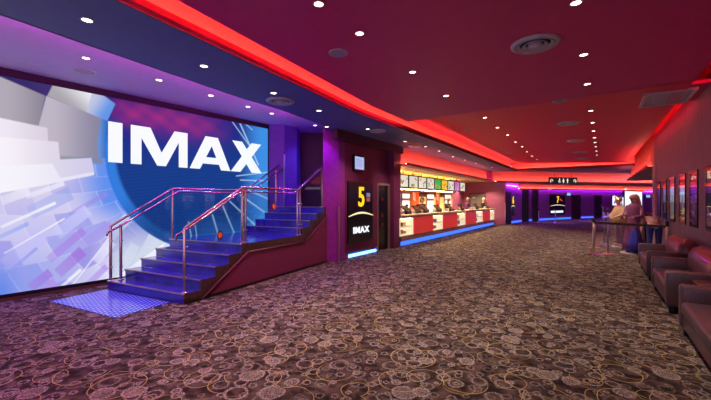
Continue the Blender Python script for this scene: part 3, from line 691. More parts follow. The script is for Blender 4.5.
# hanging toilet sign
hd = math.hypot(HD1[2][0]-HD1[1][0], HD1[2][1]-HD1[1][1]); hdir = ((HD1[2][0]-HD1[1][0])/hd, (HD1[2][1]-HD1[1][1])/hd)
ho = offset(HD1, -.34); a, d, l = wall_span(548.3, 576.4, ho); n = (d[1], -d[0]); org = (a[0], a[1])
zs0, zs1 = 2.68, 3.10
hs = Thing('hanging_sign', 'black hanging sign with pale toilet symbols between two curved arrows', 'sign', (org[0]+d[0]*l/2, org[1]+d[1]*l/2, zs0), 0, None, True)
mb = MB(); wallplate(mb, rectp(0, l, zs0, zs1), org, d, 0, .08); hs.part('sign_board', mb, M_black)
for k in (.2, .8):
    mb = MB(); mb.tube([(org[0]+d[0]*l*k+n[0]*.04, org[1]+d[1]*l*k+n[1]*.04, zs1), (org[0]+d[0]*l*k+n[0]*.04, org[1]+d[1]*l*k+n[1]*.04, 3.45)], .008, 6)
    hs.part('hanger_rod', mb, M_black)
E_ic = glow('pale_sign_symbol', (1, .95, .75), .95)
zc = (zs0+zs1)/2
def ring_plate(mb, ca_, cz, R0, R1, a0, a1):
    K = 14; o_ = [(ca_ + R1*math.cos(a0+(a1-a0)*i/K), cz + R1*math.sin(a0+(a1-a0)*i/K)) for i in range(K+1)]
    i_ = [(ca_ + R0*math.cos(a0+(a1-a0)*i/K), cz + R0*math.sin(a0+(a1-a0)*i/K)) for i in range(K+1)]
    wallplate(mb, o_ + i_[::-1], org, d, .081, .01)
for (cx_, sgn_) in ((.085, 1), (.905, -1)):
    mb = MB(); ca_ = l*cx_; ring_plate(mb, ca_, zc, .055, .095, -.6, PI+.5 if sgn_ > 0 else PI+.9)
    ex = ca_ + (-.075 if sgn_ > 0 else .075); wallplate(mb, [(ex-.06, zc-.02), (ex+.06, zc-.02), (ex, zc-.13)], org, d, .081, .01)
    hs.part('arrow_symbol', mb, E_ic, label='pale curved arrow')
for i, kx in enumerate((.36, .50, .645)):
    mb = MB(); ca_ = l*kx
    ring_plate(mb, ca_, zc+.11, .0005, .032, 0, 2*PI-.01)
    if i == 0:   # wheelchair
        ring_plate(mb, ca_-.01, zc-.05, .045, .075, PI*.55, PI*2.1); wallplate(mb, [(ca_-.02, zc+.08), (ca_+.03, zc+.08), (ca_+.04, zc-.03), (ca_+.09, zc-.10), (ca_+.05, zc-.11), (ca_, zc-.03)], org, d, .081, .01)
    elif i == 1: wallplate(mb, [(ca_-.035, zc+.07), (ca_+.035, zc+.07), (ca_+.075, zc-.06), (ca_+.03, zc-.06), (ca_+.03, zc-.15), (ca_-.03, zc-.15), (ca_-.03, zc-.06), (ca_-.075, zc-.06)], org, d, .081, .01)
    else: wallplate(mb, [(ca_-.06, zc+.07), (ca_+.06, zc+.07), (ca_+.05, zc-.02), (ca_+.03, zc-.02), (ca_+.03, zc-.15), (ca_-.03, zc-.15), (ca_-.03, zc-.02), (ca_-.05, zc-.02)], org, d, .081, .01)
    hs.part('person_symbol', mb, E_ic, label=('pale wheelchair symbol', 'pale woman symbol', 'pale man symbol')[i])

# far lightbox and small lit poster
def lightbox(name, label, u0, u1, z0, z1, rows, base):
    a, d, l = wall_span(u0, u1, BW); t = Thing(name, label, 'lightbox', (a[0], a[1], z0), 0, None, True)
    mb = MB(); wallplate(mb, rectp(0, l, z0, z1), a, d, 0, .12); t.part('frame', mb, M_black)
    mb = MB(); wallplate(mb, rectp(l*.05, l*.95, z0+.05, z1-.05), a, d, .121, .004); f = t.part('lit_face', mb, base)
    for (x0, x1, y0, y1, mm) in rows:
        mb = MB(); h = z1-z0; wallplate(mb, [(l*x0, z0+h*y0), (l*x1, z0+h*(y0+.02)), (l*(x1-.04), z0+h*y1), (l*(x0+.03), z0+h*(y1-.03))], a, d, .126, .002); t.part('artwork_shape', mb, mm, parent=f)
EW = glow('cool_white_lightbox', (.85, .85, 1), 1.3); EB = glow('soft_blue_art', (.15, .2, .75), .8); EV = glow('soft_violet_art', (.4, .25, .8), .8); EK = mat('dark_art', (.02, .02, .05), .4)
lightbox('lightbox_display', 'large white glowing lightbox on the far wall behind the robed figure', 622.5, 641.5, .5, 2.62, [(.5, .95, .05, .4, EB), (.55, .9, .4, .6, EV), (.55, .72, .74, .86, EK)], EW)
lightbox('lit_poster', 'narrow white lit poster on the far wall beside black door', 610.8, 615.6, 1.1, 2.1, [(.3, .7, .2, .5, EV)], EW)
lightbox('lit_poster', 'small lit poster partly hidden behind the gold-helmeted figure', 618.5, 622.2, .9, 2.0, [(.3, .7, .2, .5, EB)], EW)

# ============================================================ SNACK COUNTER
QC = 5.57; s0c, s1c = 10.87, 24.20
ct = Thing('snack_counter', 'long beige snack counter with red panels and blue base light', 'counter', (*W(s0c, QC), 0), math.atan2(SA[1], SA[0]))
# local x along counter, y away from viewer (to the left)
Lc = s1c - s0c
mb = MB(); mb.box(0, Lc, .12, .62, .0, .20); ct.part('plinth', mb, M_black)
mb = MB(); mb.box(0, Lc, .06, .10, .02, .17); ct.part('base_light', mb, E_blue, label='glowing blue light strip')
mb = MB(); mb.box(0, Lc, 0, .66, .18, .36); mb.box(0, Lc, .55, .66, .36, .98); ct.part('lower_body', mb, M_brownlam)
mb = MB(); mb.box(0, Lc, -.02, .68, .98, 1.04); mb.box(0, Lc+.02, -.06, .70, 1.04, 1.10, bev=.01); ct.part('countertop', mb, M_beige)
def lc(u): return on_q(u, QC) - s0c
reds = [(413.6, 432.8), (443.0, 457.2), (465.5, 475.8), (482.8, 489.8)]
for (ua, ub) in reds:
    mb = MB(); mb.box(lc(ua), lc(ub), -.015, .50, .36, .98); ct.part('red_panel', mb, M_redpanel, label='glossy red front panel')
cases = [(400.3, 413.6), (432.8, 443.0), (457.2, 465.5), (475.8, 482.8), (489.8, 494.7)]
E_case = glow('warm_case_light', (1, .78, .45), 14)
for (ua, ub) in cases:
    x0, x1 = lc(ua)+.01, min(lc(ub), Lc)-.01
    mb = MB(); mb.box(x0, x1, .50, .54, .36, .98); mb.box(x0, x1, .03, .5, .36, .39); mb.box(x0, x0+.02, .01, .5, .36, .98); mb.box(x1-.02, x1, .01, .5, .36, .98); c_ = ct.part('display_case', mb, mat('glowing_case_panel', (.8, .6, .4), .5, em=(1, .80, .55), es=1.0, var=.25, nscale=5))  # case panels given a glow of their own to brighten the inside
    mb = MB(); mb.box(x0, x1, .05, .48, .66, .68); ct.part('shelf', mb, M_white, parent=c_)
    mb = MB(); mb.box(x0+.02, x1-.02, .10, .14, .955, .975); ct.part('case_light', mb, E_case, parent=c_)
    mb = MB(); mb.box(x0, x1, .0, .006, .36, .98); ct.part('glass_front', mb, GLASS, parent=c_)
sw = MB(); ang = math.atan2(SA[1], SA[0]); R2 = Matrix.Translation((*W(s0c, QC), 0)) @ Matrix.Rotation(ang, 4, 'Z')
cols = [mat('sweet_'+n_, c_, .4) for n_, c_ in (('red', (.6, .05, .04)), ('brown', (.2, .07, .03)), ('white', (.8, .75, .7)), ('blue', (.1, .15, .6)), ('yellow', (.8, .55, .1)))]
for (ua, ub) in cases:
    x0, x1 = lc(ua)+.05, min(lc(ub), Lc)-.05
    for z in (.39, .68):
        x = x0
        while x < x1 - .12:
            w_ = random.uniform(.07, .13); h_ = random.uniform(.08, .2); y = random.uniform(.18, .3)
            sw.box(x, x+w_, y, y+.12, z, z+h_, mi=random.randrange(5)); x += w_ + .03
swo = bpy.data.objects.new('boxed_sweets', sw.mesh('boxed_sweets', cols)); link(swo); swo.matrix_world = R2
tag(swo, 'rows of boxed sweets in the lit glass cases of the counter', 'sweets', None, 'stuff')

# back fittings of the bay: lit cabinets, red banners
QB = 7.85
def bayspan(u0, u1, q=QB): return on_q(u0, q), on_q(u1, q)
E_cab = glow('white_cabinet_light', (1, .93, .85), 1.5)
n_cab = ['leftmost tall white lit drinks cabinet behind the snack counter', 'middle tall white lit drinks cabinet behind the snack counter', 'rightmost tall white lit drinks cabinet behind the snack counter', 'white lit cabinet half hidden by wall at counter left end']
for i, (u0, u1) in enumerate(((404, 411.5), (428.8, 435.6), (446.5, 452.2), (398.5, 402.8))):
    a, b = bayspan(u0, u1, 7.3); t = Thing('drinks_cabinet', n_cab[i], 'cabinet', (*W((a+b)/2, 7.5), 0), ang, 'lit cabinets behind the counter')
    w_ = b - a; mb = MB(); mb.box(-w_/2, w_/2, -.1, .30, 0, 1.98, bev=.01); t.part('body', mb, mat('cabinet_grey', (.6, .5, .45), .4))
    mb = MB(); mb.box(-w_/2+.05, w_/2-.05, -.125, -.10, .25, 1.60); t.part('glass_door', mb, E_cab)
    mb = MB(); mb.box(-w_/2+.05, w_/2-.05, -.125, -.10, 1.72, 1.92); t.part('lit_header', mb, E_cab)
    mb = MB(); mb.tube([(w_/2-.1, -.15, .8), (w_/2-.1, -.15, 1.3)], .012, 6); t.part('handle', mb, M_black)
for i, (u0, u1) in enumerate(((412.2, 419), (436, 439.8))):
    a, b = bayspan(u0, u1, 7.3); t = Thing('hanging_banner', ('wide', 'narrow')[i] + ' orange-red hanging banner behind the snack counter, ' + ('left one' if i == 0 else 'right one'), 'banner', (*W((a+b)/2, 7.3), .9), ang)
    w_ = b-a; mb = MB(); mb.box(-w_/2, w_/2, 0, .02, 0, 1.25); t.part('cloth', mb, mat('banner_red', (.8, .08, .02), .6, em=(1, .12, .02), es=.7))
    mb = MB(); mb.box(-w_/2+.1, -w_/2+.2, -.006, 0, .75, 1.1); mb.box(-w_/2+.25, -w_/2+.35, -.006, 0, .7, 1.05); mb.tube([(-w_/2, .01, 1.26), (w_/2, .01, 1.26)], .015, 6); mb.box(-.005, .005, 0, .02, 1.26, 1.98); t.part('fittings', mb, mat('banner_cream', (.9, .7, .5), .6, em=(1, .8, .5), es=.5))
for i, (u0, u1) in enumerate(((422.8, 428.5), (440.8, 446))):
    a, b = bayspan(u0, u1, 7.3); t = Thing('popcorn_warmer', 'yellow glowing popcorn warmer behind counter, ' + ('between left and middle drinks cabinets' if i == 0 else 'left of rightmost drinks cabinet'), 'popcorn machine', (*W((a+b)/2, 7.5), 0), ang)
    w_ = b-a; mb = MB(); mb.box(-w_/2, w_/2, -.1, .30, 0, .95); mb.box(-w_/2, w_/2, -.1, .30, 1.80, 1.95); t.part('body', mb, M_brownlam)
    mb = MB(); mb.box(-w_/2+.03, w_/2-.03, -.06, .28, .95, 1.80); t.part('warming_case', mb, mat('popcorn_glow', (.8, .5, .2), .8, em=(1, .62, .18), es=1.1, nscale=40, var=.3))
for i, (u0, u1) in enumerate(((419.6, 422.4), (439.9, 440.7))):
    a, b = bayspan(u0, u1, 7.4); mb = MB(); mb.box(-(b-a)/2, (b-a)/2, 0, .03, 0, .42)
    single('wall_notice', 'small magenta and white notice beside the ' + ('left' if i == 0 else 'right') + ' red banner', 'notice', mb, mat('magenta_notice', (.4, .02, .25), .5, em=(.7, .03, .4), es=.5), (*W((a+b)/2, 7.81), 1.45), ang)
mb = MB(); sqbox(mb, 10.87, on_q(452.4, 7.8), 7.80, 7.85, 0, 2.88); struct('trim_17', mb, M_cream)
mb = MB(); sqbox(mb, 10.87, on_q(452.4, 7.3)-.1, 7.1, 7.8, 2.02, 2.10); struct('trim_18', mb, mat('tan_bulkhead', (.55, .33, .16), .5))

mb = MB(); strip(mb, [W(11, 7.2), W(on_q(452, 7.3)-.2, 7.2)], .03, 2.105, 2.13)
single('added_light_strip', 'added warm light strip on the shelf above the lit drinks cabinets', 'light strip', mb, glow('added_warm_led', (1, .55, .18), 75))  # strip added to throw warm light on the bay ceiling
mb = MB(); strip(mb, [W(11, 7.05), W(21.5, 7.05)], .03, 2.70, 2.73)
single('added_light_strip', 'added warm light strip hidden behind tops of the menu screens', 'light strip', mb, glow('added_amber_led', (1, .50, .14), 34))  # second strip, added to turn the bay ceiling more yellow
# menu screens
QM = 6.9
art = {'food': (.75, .72, .62), 'green': (.03, .45, .08), 'yellow': (.9, .55, .04), 'purple': (.5, .15, .6)}
menu = [(399.6, 408.0, 'food'), (409.2, 417.6, 'food'), (418.6, 426.2, 'food'), (427.2, 434.0, 'food'), (434.9, 440.8, 'green'), (441.6, 447.4, 'yellow'), (448.2, 453.8, 'food'), (454.6, 459.4, 'purple'), (460.2, 464.8, 'food')]
lab = ['menu screen nearest the camera showing pale food pictures, counter left end', 'second menu screen from the left, pale food pictures, hung above counter', 'third menu screen from the left, pale food pictures', 'menu screen with pale pictures just left of the green one', 'bright green menu screen hung above the counter', 'yellow menu screen between green screen and food screen', 'pale food menu screen between yellow and purple ones', 'purple menu screen hung above the counter', 'farthest menu screen with pale pictures, right of purple one']
EP = {k: glow('menu_'+k, c_, .95) for k, c_ in art.items()}
dish = [glow('menu_dish_'+n_, c_, .8) for n_, c_ in (('orange', (.8, .35, .08)), ('red', (.7, .08, .05)), ('brown', (.3, .16, .08)), ('green', (.2, .4, .1)))]
for i, (u0, u1, k) in enumerate(menu):
    a, b = on_q(u0, QM), on_q(u1, QM); w_ = b-a
    t = Thing('menu_screen', lab[i], 'screen', (*W((a+b)/2, QM), 2.16), ang, 'menu screens above the counter')
    mb = MB(); mb.box(-w_/2-.04, w_/2+.04, 0, .06, 0, .60, bev=.006); t.part('casing', mb, M_black)
    mb = MB(); mb.box(-w_/2+.02, w_/2-.02, -.006, 0, .05, .55); f = t.part('display', mb, EP[k])
    for j in range(5):
        x = random.uniform(-w_/2+.12, w_/2-.12); z = random.uniform(.12, .46); r2 = random.uniform(.04, .075)
        mb = MB(); mb.add([(x + r2*1.5*math.cos(q), -.008, z + r2*math.sin(q)) for q in [m_*PI/5 for m_ in range(10)]] + [(x + r2*1.5*math.cos(q), -.005, z + r2*math.sin(q)) for q in [m_*PI/5 for m_ in range(10)]], [list(range(10)), list(range(10, 20))[::-1]] + [[g, (g+1) % 10, 10+(g+1) % 10, 10+g] for g in range(10)])
        t.part('menu_picture', mb, dish[j % 4], parent=f)
    mb = MB(); mb.box(-.02, .02, .02, .05, .60, .72); t.part('bracket', mb, M_black)

# tills
M_till = mat('dark_till_plastic', (.03, .022, .022), .35); M_tillb = mat('brown_till_back', (.07, .04, .03), .4)
def make_till(label, s, q=5.9, rot=0):
    t = Thing('cash_till', label, 'till', (*W(s, q), 1.10), ang + rot, 'tills on the snack counter')
    mb = MB(); mb.box(-.2, .2, -.14, .16, 0, .07, bev=.015); mb.box(-.03, .03, 0, .06, .05, .18); t.part('base', mb, M_till)
    mb = MB(); mb.add([(-.2, -.16, .10), (.2, -.16, .10), (.2, .10, .32), (-.2, .10, .32), (-.2, -.12, .06), (.2, -.12, .06), (.2, .14, .28), (-.2, .14, .28)], [[0, 1, 2, 3], [7, 6, 5, 4], [0, 4, 5, 1], [1, 5, 6, 2], [2, 6, 7, 3], [3, 7, 4, 0]]); t.part('touch_screen', mb, M_tillb)
    mb = MB(); mb.box(.13, .17, .05, .09, .05, .30); mb.box(.08, .24, .02, .05, .28, .36, bev=.005); t.part('customer_display', mb, M_till)
    mb = MB(); mb.box(-.34, -.23, -.06, .10, 0, .13, bev=.01); t.part('receipt_printer', mb, mat('light_printer_plastic', (.5, .45, .45), .4))
    return t.o
tl = ['dark cash till at the left end of the snack counter', 'dark cash till just left of first staff member', 'dark cash till just right of first staff member', 'dark cash till above second lit case of the counter', 'dark cash till left of the second staff member', 'dark cash till beside the third staff member', 'cash till left of farthest staff member', 'farthest cash till at the right end of the counter']
till0 = make_till(tl[0], on_q(406, 5.9))
for i, u in enumerate((416.6, 424.2, 437.5, 449.5, 461, 476, 486.5)):
    c_ = copy_tree(till0); c_.location = (*W(on_q(u, 5.9), 5.9), 1.10); c_['label'] = tl[i+1]

# ============================================================ PEOPLE
M_skin = mat('skin', (.62, .36, .27), .5, var=.05); M_skinp = mat('peach_skin', (.75, .42, .30), .5)
def skinmesh(verts, edges, root=0, sub=1):
    bm = bmesh.new(); lay = bm.verts.layers.skin.verify(); vs = []
    for (co, r) in verts:
        v = bm.verts.new(co); v[lay].radius = (r, r) if not isinstance(r, tuple) else r; vs.append(v)
    for a, b in edges: bm.edges.new((vs[a], vs[b]))
    vs[root][lay].use_root = True
    me = bpy.data.meshes.new('tmp'); bm.to_mesh(me); bm.free()
    ob = bpy.data.objects.new('tmp', me); COL.objects.link(ob)
    sk = ob.modifiers.new('s', 'SKIN'); sk.use_smooth_shade = True
    ss = ob.modifiers.new('d', 'SUBSURF'); ss.levels = sub; ss.render_levels = sub
    dg = bpy.context.evaluated_depsgraph_get(); out = bpy.data.meshes.new_from_object(ob.evaluated_get(dg))
    bpy.data.objects.remove(ob); bpy.data.meshes.remove(me)
    for p in out.polygons: p.use_smooth = True
    return out
def chain(V, E, start, pts):
    prev = start
    for co, r in pts: V.append((co, r)); E.append((prev, len(V)-1)); prev = len(V)-1
    return prev
def person(label, loc, rot, top_col, leg_col, hair_col, lean=0., arms='till', group=None, hair='short', skin=None, cap=None, top_name='shirt', scale=1.):
    skin = skin or M_skin
    t = Thing('person', label, 'person', loc, rot, group)
    # local: faces -y ; lean (radians) bends the upper body forward about the hips
    hip = Vector((0, 0, .93)); cl, sl_ = math.cos(lean), math.sin(lean)
    def up(x, y, z):
        v = Vector((x, y, z)) - hip; return tuple(hip + Vector((v.x, v.y*cl - v.z*sl_, v.z*cl + v.y*sl_)))
    V = [((0, 0, .93), (.125, .095))]; E = []
    c1 = chain(V, E, 0, [(up(0, .01, 1.10), (.115, .085)), (up(0, .01, 1.28), (.14, .09)), (up(0, .01, 1.40), (.12, .08))])
    nk = chain(V, E, c1, [(up(0, 0, 1.48), .055), (up(0, -.01, 1.54), .055), (up(0, -.02, 1.60), (.072, .088)), (up(0, -.02, 1.68), (.074, .09)), (up(0, -.01, 1.735), (.04, .05))])
    hands = []
    for sx in (-1, 1):
        sh = up(sx*.185, .01, 1.41)
        if arms == 'till': el = up(sx*.25, -.04, 1.15); wr = (sx*.16, -.30, 1.17)
        elif arms == 'rest': el = up(sx*.24, -.06, 1.16); wr = up(sx*.12, -.26, 1.08)
        else:
            el = (up(sx*.22, 0, 1.2)[0], up(sx*.2, 0, 1.2)[1]-.03, up(0, 0, 1.41)[2]-.30); wr = (el[0]*.8, el[1]-.08, el[2]-.24)
        e_ = chain(V, E, c1, [(sh, .062), (el, .045), (wr, .030)])
        W_ = Vector(wr); dr = (W_ - Vector(el)).normalized(); sd_ = dr.cross(Vector((0, 0, 1))); sd_ = sd_.normalized() if sd_.length > .1 else Vector((1, 0, 0))
        pm = chain(V, E, e_, [(tuple(W_ + dr*.05), (.036, .018)), (tuple(W_ + dr*.085), (.038, .016))])
        for j, (o_, ln) in enumerate(((-.03, .058), (-.01, .07), (.01, .066), (.03, .05))):
            b_ = W_ + dr*.10 + sd_*o_; chain(V, E, pm, [(tuple(b_), .009), (tuple(b_ + dr*ln*.5 + Vector((0, 0, -.008))), .008), (tuple(b_ + dr*ln + Vector((0, 0, -.025))), .007)])
        th0 = W_ + dr*.03 - sd_*.035*sx; chain(V, E, e_, [(tuple(th0), .011), (tuple(th0 + dr*.035 - sd_*.02*sx), .010), (tuple(th0 + dr*.06 - sd_*.02*sx), .008)])
        # leg
        chain(V, E, 0, [((sx*.09, 0, .86), .09), ((sx*.10, -.01, .50), .058), ((sx*.105, .02, .12), .038), ((sx*.11, .0, .055), .042), ((sx*.12, -.14, .035), .032)])
        # clothing pieces
        if arms == 'till' or True:
            ev = [(sh, .074), (el, .056), (tuple(Vector(el).lerp(W_, .75)), .044)]; VV = []; EE = []; VV.append(ev[0]); chain(VV, EE, 0, ev[1:])
            hands.append((VV, EE))
    body = skinmesh(V, E); body.materials.append(skin); link(bpy.data.objects.new('body', body), t.o)
    VV = [((0, 0, .90), (.14, .11))]; EE = []
    c2 = chain(VV, EE, 0, [(up(0, .01, 1.10), (.135, .105)), (up(0, .01, 1.28), (.16, .11)), (up(0, .01, 1.41), (.14, .10)), (up(0, .0, 1.47), (.075, .075))])
    for (A_, B_) in hands:
        o_ = len(VV); VV += A_; EE += [(a+o_, b+o_) for a, b in B_]; EE.append((c2-1, o_))
    sh_ = skinmesh(VV, EE); sh_.materials.append(top_col); link(bpy.data.objects.new(top_name, sh_), t.o)
    VV = [((0, 0, .95), (.145, .115))]; EE = []
    for sx in (-1, 1): chain(VV, EE, 0, [((sx*.09, 0, .84), .105), ((sx*.10, -.01, .50), .074), ((sx*.105, .015, .10), .060)])
    tr_ = skinmesh(VV, EE); tr_.materials.append(leg_col); link(bpy.data.objects.new('trousers', tr_), t.o)
    for sx in (-1, 1):
        mb = MB(); mb.ball((sx*.115, -.06, .045), .05, .95, 2.4, .85); t.part('shoe', mb, M_black)
    # face + hair
    fx = [(-.033, -.108, 1.645, .012), (.033, -.108, 1.645, .012)]
    mb = MB()
    for (x, y, z, r2) in fx: mb.ball(up(x, y, z), r2)
    t.part('eyes', mb, mat('eye_dark', (.03, .02, .02), .2))
    mb = MB(); mb.tube([up(0, -.105, 1.65), up(0, -.130, 1.615), up(0, -.112, 1.60)], [.008, .016, .008], 8); 
    for sx in (-1, 1): mb.ball(up(sx*.085, -.005, 1.63), .025, .4, .8, 1.1)
    t.part('nose_and_ears', mb, skin)
    mb = MB(); mb.tube([up(-.022, -.112, 1.572), up(0, -.116, 1.569), up(.022, -.112, 1.572)], .006, 6); t.part('mouth', mb, mat('lip', (.5, .15, .13), .5))
    mb = MB(); hc = up(0, .012, 1.69); mb.ball(hc, .098, .95, 1.08, .95)
    if hair == 'long': mb.ball(up(0, .06, 1.60), .085, 1, .6, 1.5)
    t.part('hair', mb, hair_col)
    if cap:
        mb = MB(); cc = up(0, 0, 1.735); mb.ball(cc, .10, .98, 1.1, .7); mb.box(cc[0]-.07, cc[0]+.07, cc[1]-.19, cc[1]-.06, cc[2]-.03, cc[2]-.015, bev=.004); t.part('cap', mb, cap)
    return t
M_shirt = mat('black_uniform', (.02, .015, .03), .7); M_blonde = mat('blonde_hair', (.62, .48, .30), .6, nscale=60); M_brownh = mat('brown_hair', (.12, .06, .035), .6, nscale=60)
M_pv = mat('purple_uniform', (.16, .06, .28), .7); M_capc = mat('cream_cap', (.72, .62, .48), .6)
stq = 6.42
for (u, lb, top, hr, cp, hst) in ((420.5, 'person in dark uniform and pink scarf standing at tills near counter left end', mat('dark_rose_uniform', (.14, .03, .06), .7), M_brownh, None, 'long'),
        (446.5, 'person with pale hair in black uniform behind middle of the counter', M_shirt, M_blonde, None, 'short'),
        (466.5, 'person in cream cap and dark purple uniform behind far counter half', M_pv, M_blonde, M_capc, 'short'),
        (482, 'person in cream cap and black uniform farthest along the snack counter', M_shirt, M_blonde, M_capc, 'short')):
    p = person(lb, (*W(on_q(u, stq), stq), 0), ang, top, M_shirt, hr, 0.12, 'till', 'counter staff', hst, None, cp, 'uniform_shirt')

# ============================================================ COSTUMED FIGURES AND VISITORS
M_plinth = mat('white_round_plinth', (.75, .68, .66), .4)
rx, ry = PZ(634.5, 253.6, 0)
mb = MB(); mb.lathe([(.30, 0), (.31, .02), (.30, .04)], 32); single('display_plinth', 'white round plinth under the purple-robed figure', 'plinth', mb, M_plinth, (rx-.06, ry, 0), 0, 'white round plinths')
t = Thing('robed_figure', 'standing costumed figure in long purple robe with peach headwrap', 'figure', (rx, ry, .04), -1.25)
V = [((0, 0, .9), (.13, .10))]; E = []
c1 = chain(V, E, 0, [((0, 0, 1.12), (.13, .10)), ((0, 0, 1.30), (.15, .10)), ((0, 0, 1.40), (.12, .09))])
chain(V, E, c1, [((0, -.01, 1.47), .055), ((0, -.04, 1.53), (.07, .08)), ((0, -.05, 1.61), (.07, .08)), ((0, -.04, 1.66), .04)])
for sx in (-1, 1):
    e_ = chain(V, E, c1, [((sx*.18, 0, 1.36), .06), ((sx*.24, -.06, 1.12), .045), ((sx*.13, -.24, 1.05), .03)])
    pm = chain(V, E, e_, [((sx*.09, -.29, 1.05), (.034, .018))])
    for j in range(4): chain(V, E, pm, [((sx*.07, -.32, 1.075-.018*j), .009), ((sx*.04, -.35, 1.065-.018*j), .008)])
    chain(V, E, e_, [((sx*.12, -.26, 1.09), .010), ((sx*.10, -.29, 1.11), .009)])
    chain(V, E, 0, [((sx*.09, 0, .8), .085), ((sx*.10, 0, .45), .055), ((sx*.10, .02, .08), .04), ((sx*.11, -.12, .04), .035)])
me = skinmesh(V, E); me.materials.append(M_skinp); link(bpy.data.objects.new('body', me), t.o)
fold = lambda a, z: .09*math.sin(a*9 + z*2)*max(0, 1.2 - z)/1.1
mb = MB(); mb.lathe([(.28, .05), (.265, .3), (.235, .6), (.19, .95), (.185, 1.15), (.20, 1.30), (.17, 1.42), (.07, 1.50)], 40, 0, (0, 0, 0), 1.05, .85, 0, fold); t.part('robe', mb, mat('dusky_purple_robe', (.24, .07, .20), .8, nscale=30))
mb = MB(); mb.lathe([(.20, .06), (.17, .3), (.10, .62), (.01, .78)], 20, 0, (.10, -.14, 0), 1, 1, 0, lambda a, z: .1*math.sin(a*7)); t.part('skirt_panel', mb, mat('royal_blue_cloth', (.05, .05, .5), .7))
for sx in (-1, 1):
    mb = MB(); mb.tube([(sx*.16, 0, 1.40), (sx*.25, -.05, 1.12), (sx*.15, -.22, 1.05)], [.075, .06, .07], 12); t.part('sleeve', mb, mat('dusky_purple_robe', (.17, .07, .14)))
mb = MB(); mb.ball((0, -.01, 1.655), .125, 1.0, 1.15, .78); mb.tube([(0, .10, 1.62), (.02, .17, 1.48), (.02, .16, 1.30)], [.08, .06, .02], 10); mb.tube([(-.11, 0, 1.62), (0, -.13, 1.66), (.11, 0, 1.62)], .03, 8); t.part('headwrap', mb, mat('peach_headwrap', (.70, .30, .22), .8))
mb = MB(); mb.ball((-.03, -.125, 1.585), .010); mb.ball((.03, -.125, 1.585), .010); mb.tube([(0, -.12, 1.59), (0, -.15, 1.56)], [.008, .014], 6); t.part('face_features', mb, mat('eye_dark', (.03, .02, .02)))
mb = MB()
for sx in (-1, 1): mb.ball((sx*.11, -.10, .045), .05, 1, 2.1, .9)
t.part('shoes', mb, M_black)

# gold-helmeted figure in fur cape
gx, gy = PZ(620.5, 247.3, 0)
mb = MB(); mb.lathe([(.26, 0), (.27, .02), (.26, .04)], 32); single('display_plinth', 'white round plinth under the tan-fur-caped figure', 'plinth', mb, M_plinth, (gx, gy, 0), 0, 'white round plinths')
t = Thing('caped_figure', 'costumed figure in shaggy tan fur cape with gold helmet', 'figure', (gx, gy, .04), 1.2 - PI*.9)
V = [((0, 0, .9), (.12, .09))]; E = []
c1 = chain(V, E, 0, [((0, 0, 1.1), (.12, .09)), ((0, -.02, 1.28), (.14, .10)), ((0, -.03, 1.36), (.11, .08))])
chain(V, E, c1, [((0, -.05, 1.42), .055), ((0, -.08, 1.48), (.07, .08)), ((0, -.08, 1.56), (.07, .08)), ((0, -.07, 1.61), .04)])
for sx in (-1, 1):
    e_ = chain(V, E, c1, [((sx*.18, -.02, 1.32), .06), ((sx*.27, -.10, 1.10), .045), ((sx*.2, -.30, 1.0), .03)])
    pm = chain(V, E, e_, [((sx*.18, -.36, .99), (.034, .018))])
    for j in range(4): chain(V, E, pm, [((sx*(.155+.018*j), -.40, .985), .009), ((sx*(.15+.018*j), -.43, .96), .008)])
    chain(V, E, e_, [((sx*.16, -.34, 1.02), .010), ((sx*.14, -.37, 1.02), .009)])
    chain(V, E, 0, [((sx*.09, 0, .8), .08), ((sx*.10, -.02, .45), .052), ((sx*.10, .02, .08), .036), ((sx*.11, -.12, .04), .032)])
me = skinmesh(V, E); me.materials.append(M_skinp); link(bpy.data.objects.new('body', me), t.o)
shag = lambda a, z: .09*math.sin(a*13 + z*37) + .07*math.sin(a*7 - z*61)
M_fur = mat('tan_fur', (.62, .42, .22), .95, nscale=50, var=.45, bump=.6)
mb = MB(); mb.lathe([(.24, .74), (.31, .82), (.30, .95), (.28, 1.05), (.25, 1.15), (.21, 1.25), (.17, 1.32), (.08, 1.37)], 48, 0, (0, .03, 0), .95, 1.05, 0, shag); t.part('fur_cape', mb, M_fur)
mb = MB()
for sx in (-1, 1): mb.tube([(sx*.10, -.01, .80), (sx*.11, -.02, .45), (sx*.11, .01, .10)], [.10, .075, .055], 12)
t.part('leggings', mb, mat('lilac_leggings', (.38, .28, .50), .7))
mb = MB(); mb.ball((0, -.06, 1.585), .105, .95, 1.1, .9); mb.tube([(-.11, -.02, 1.56), (0, -.17, 1.55), (.11, -.02, 1.56)], .02, 8)
for sx in (-1, 1): mb.tube([(sx*.10, -.05, 1.62), (sx*.17, -.07, 1.68), (sx*.18, -.10, 1.76)], [.03, .022, .006], 8)
t.part('helmet', mb, mat('gold_helmet', (.8, .52, .22), .3, .7))
mb = MB(); mb.ball((-.03, -.155, 1.53), .011); mb.ball((.03, -.155, 1.53), .011); t.part('eyes', mb, mat('eye_dark', (.03, .02, .02)))
mb = MB()
for sx in (-1, 1): mb.ball((sx*.11, -.06, .045), .05, 1, 2.2, .9)
t.part('shoes', mb, mat('pale_shoes', (.5, .42, .5), .6))

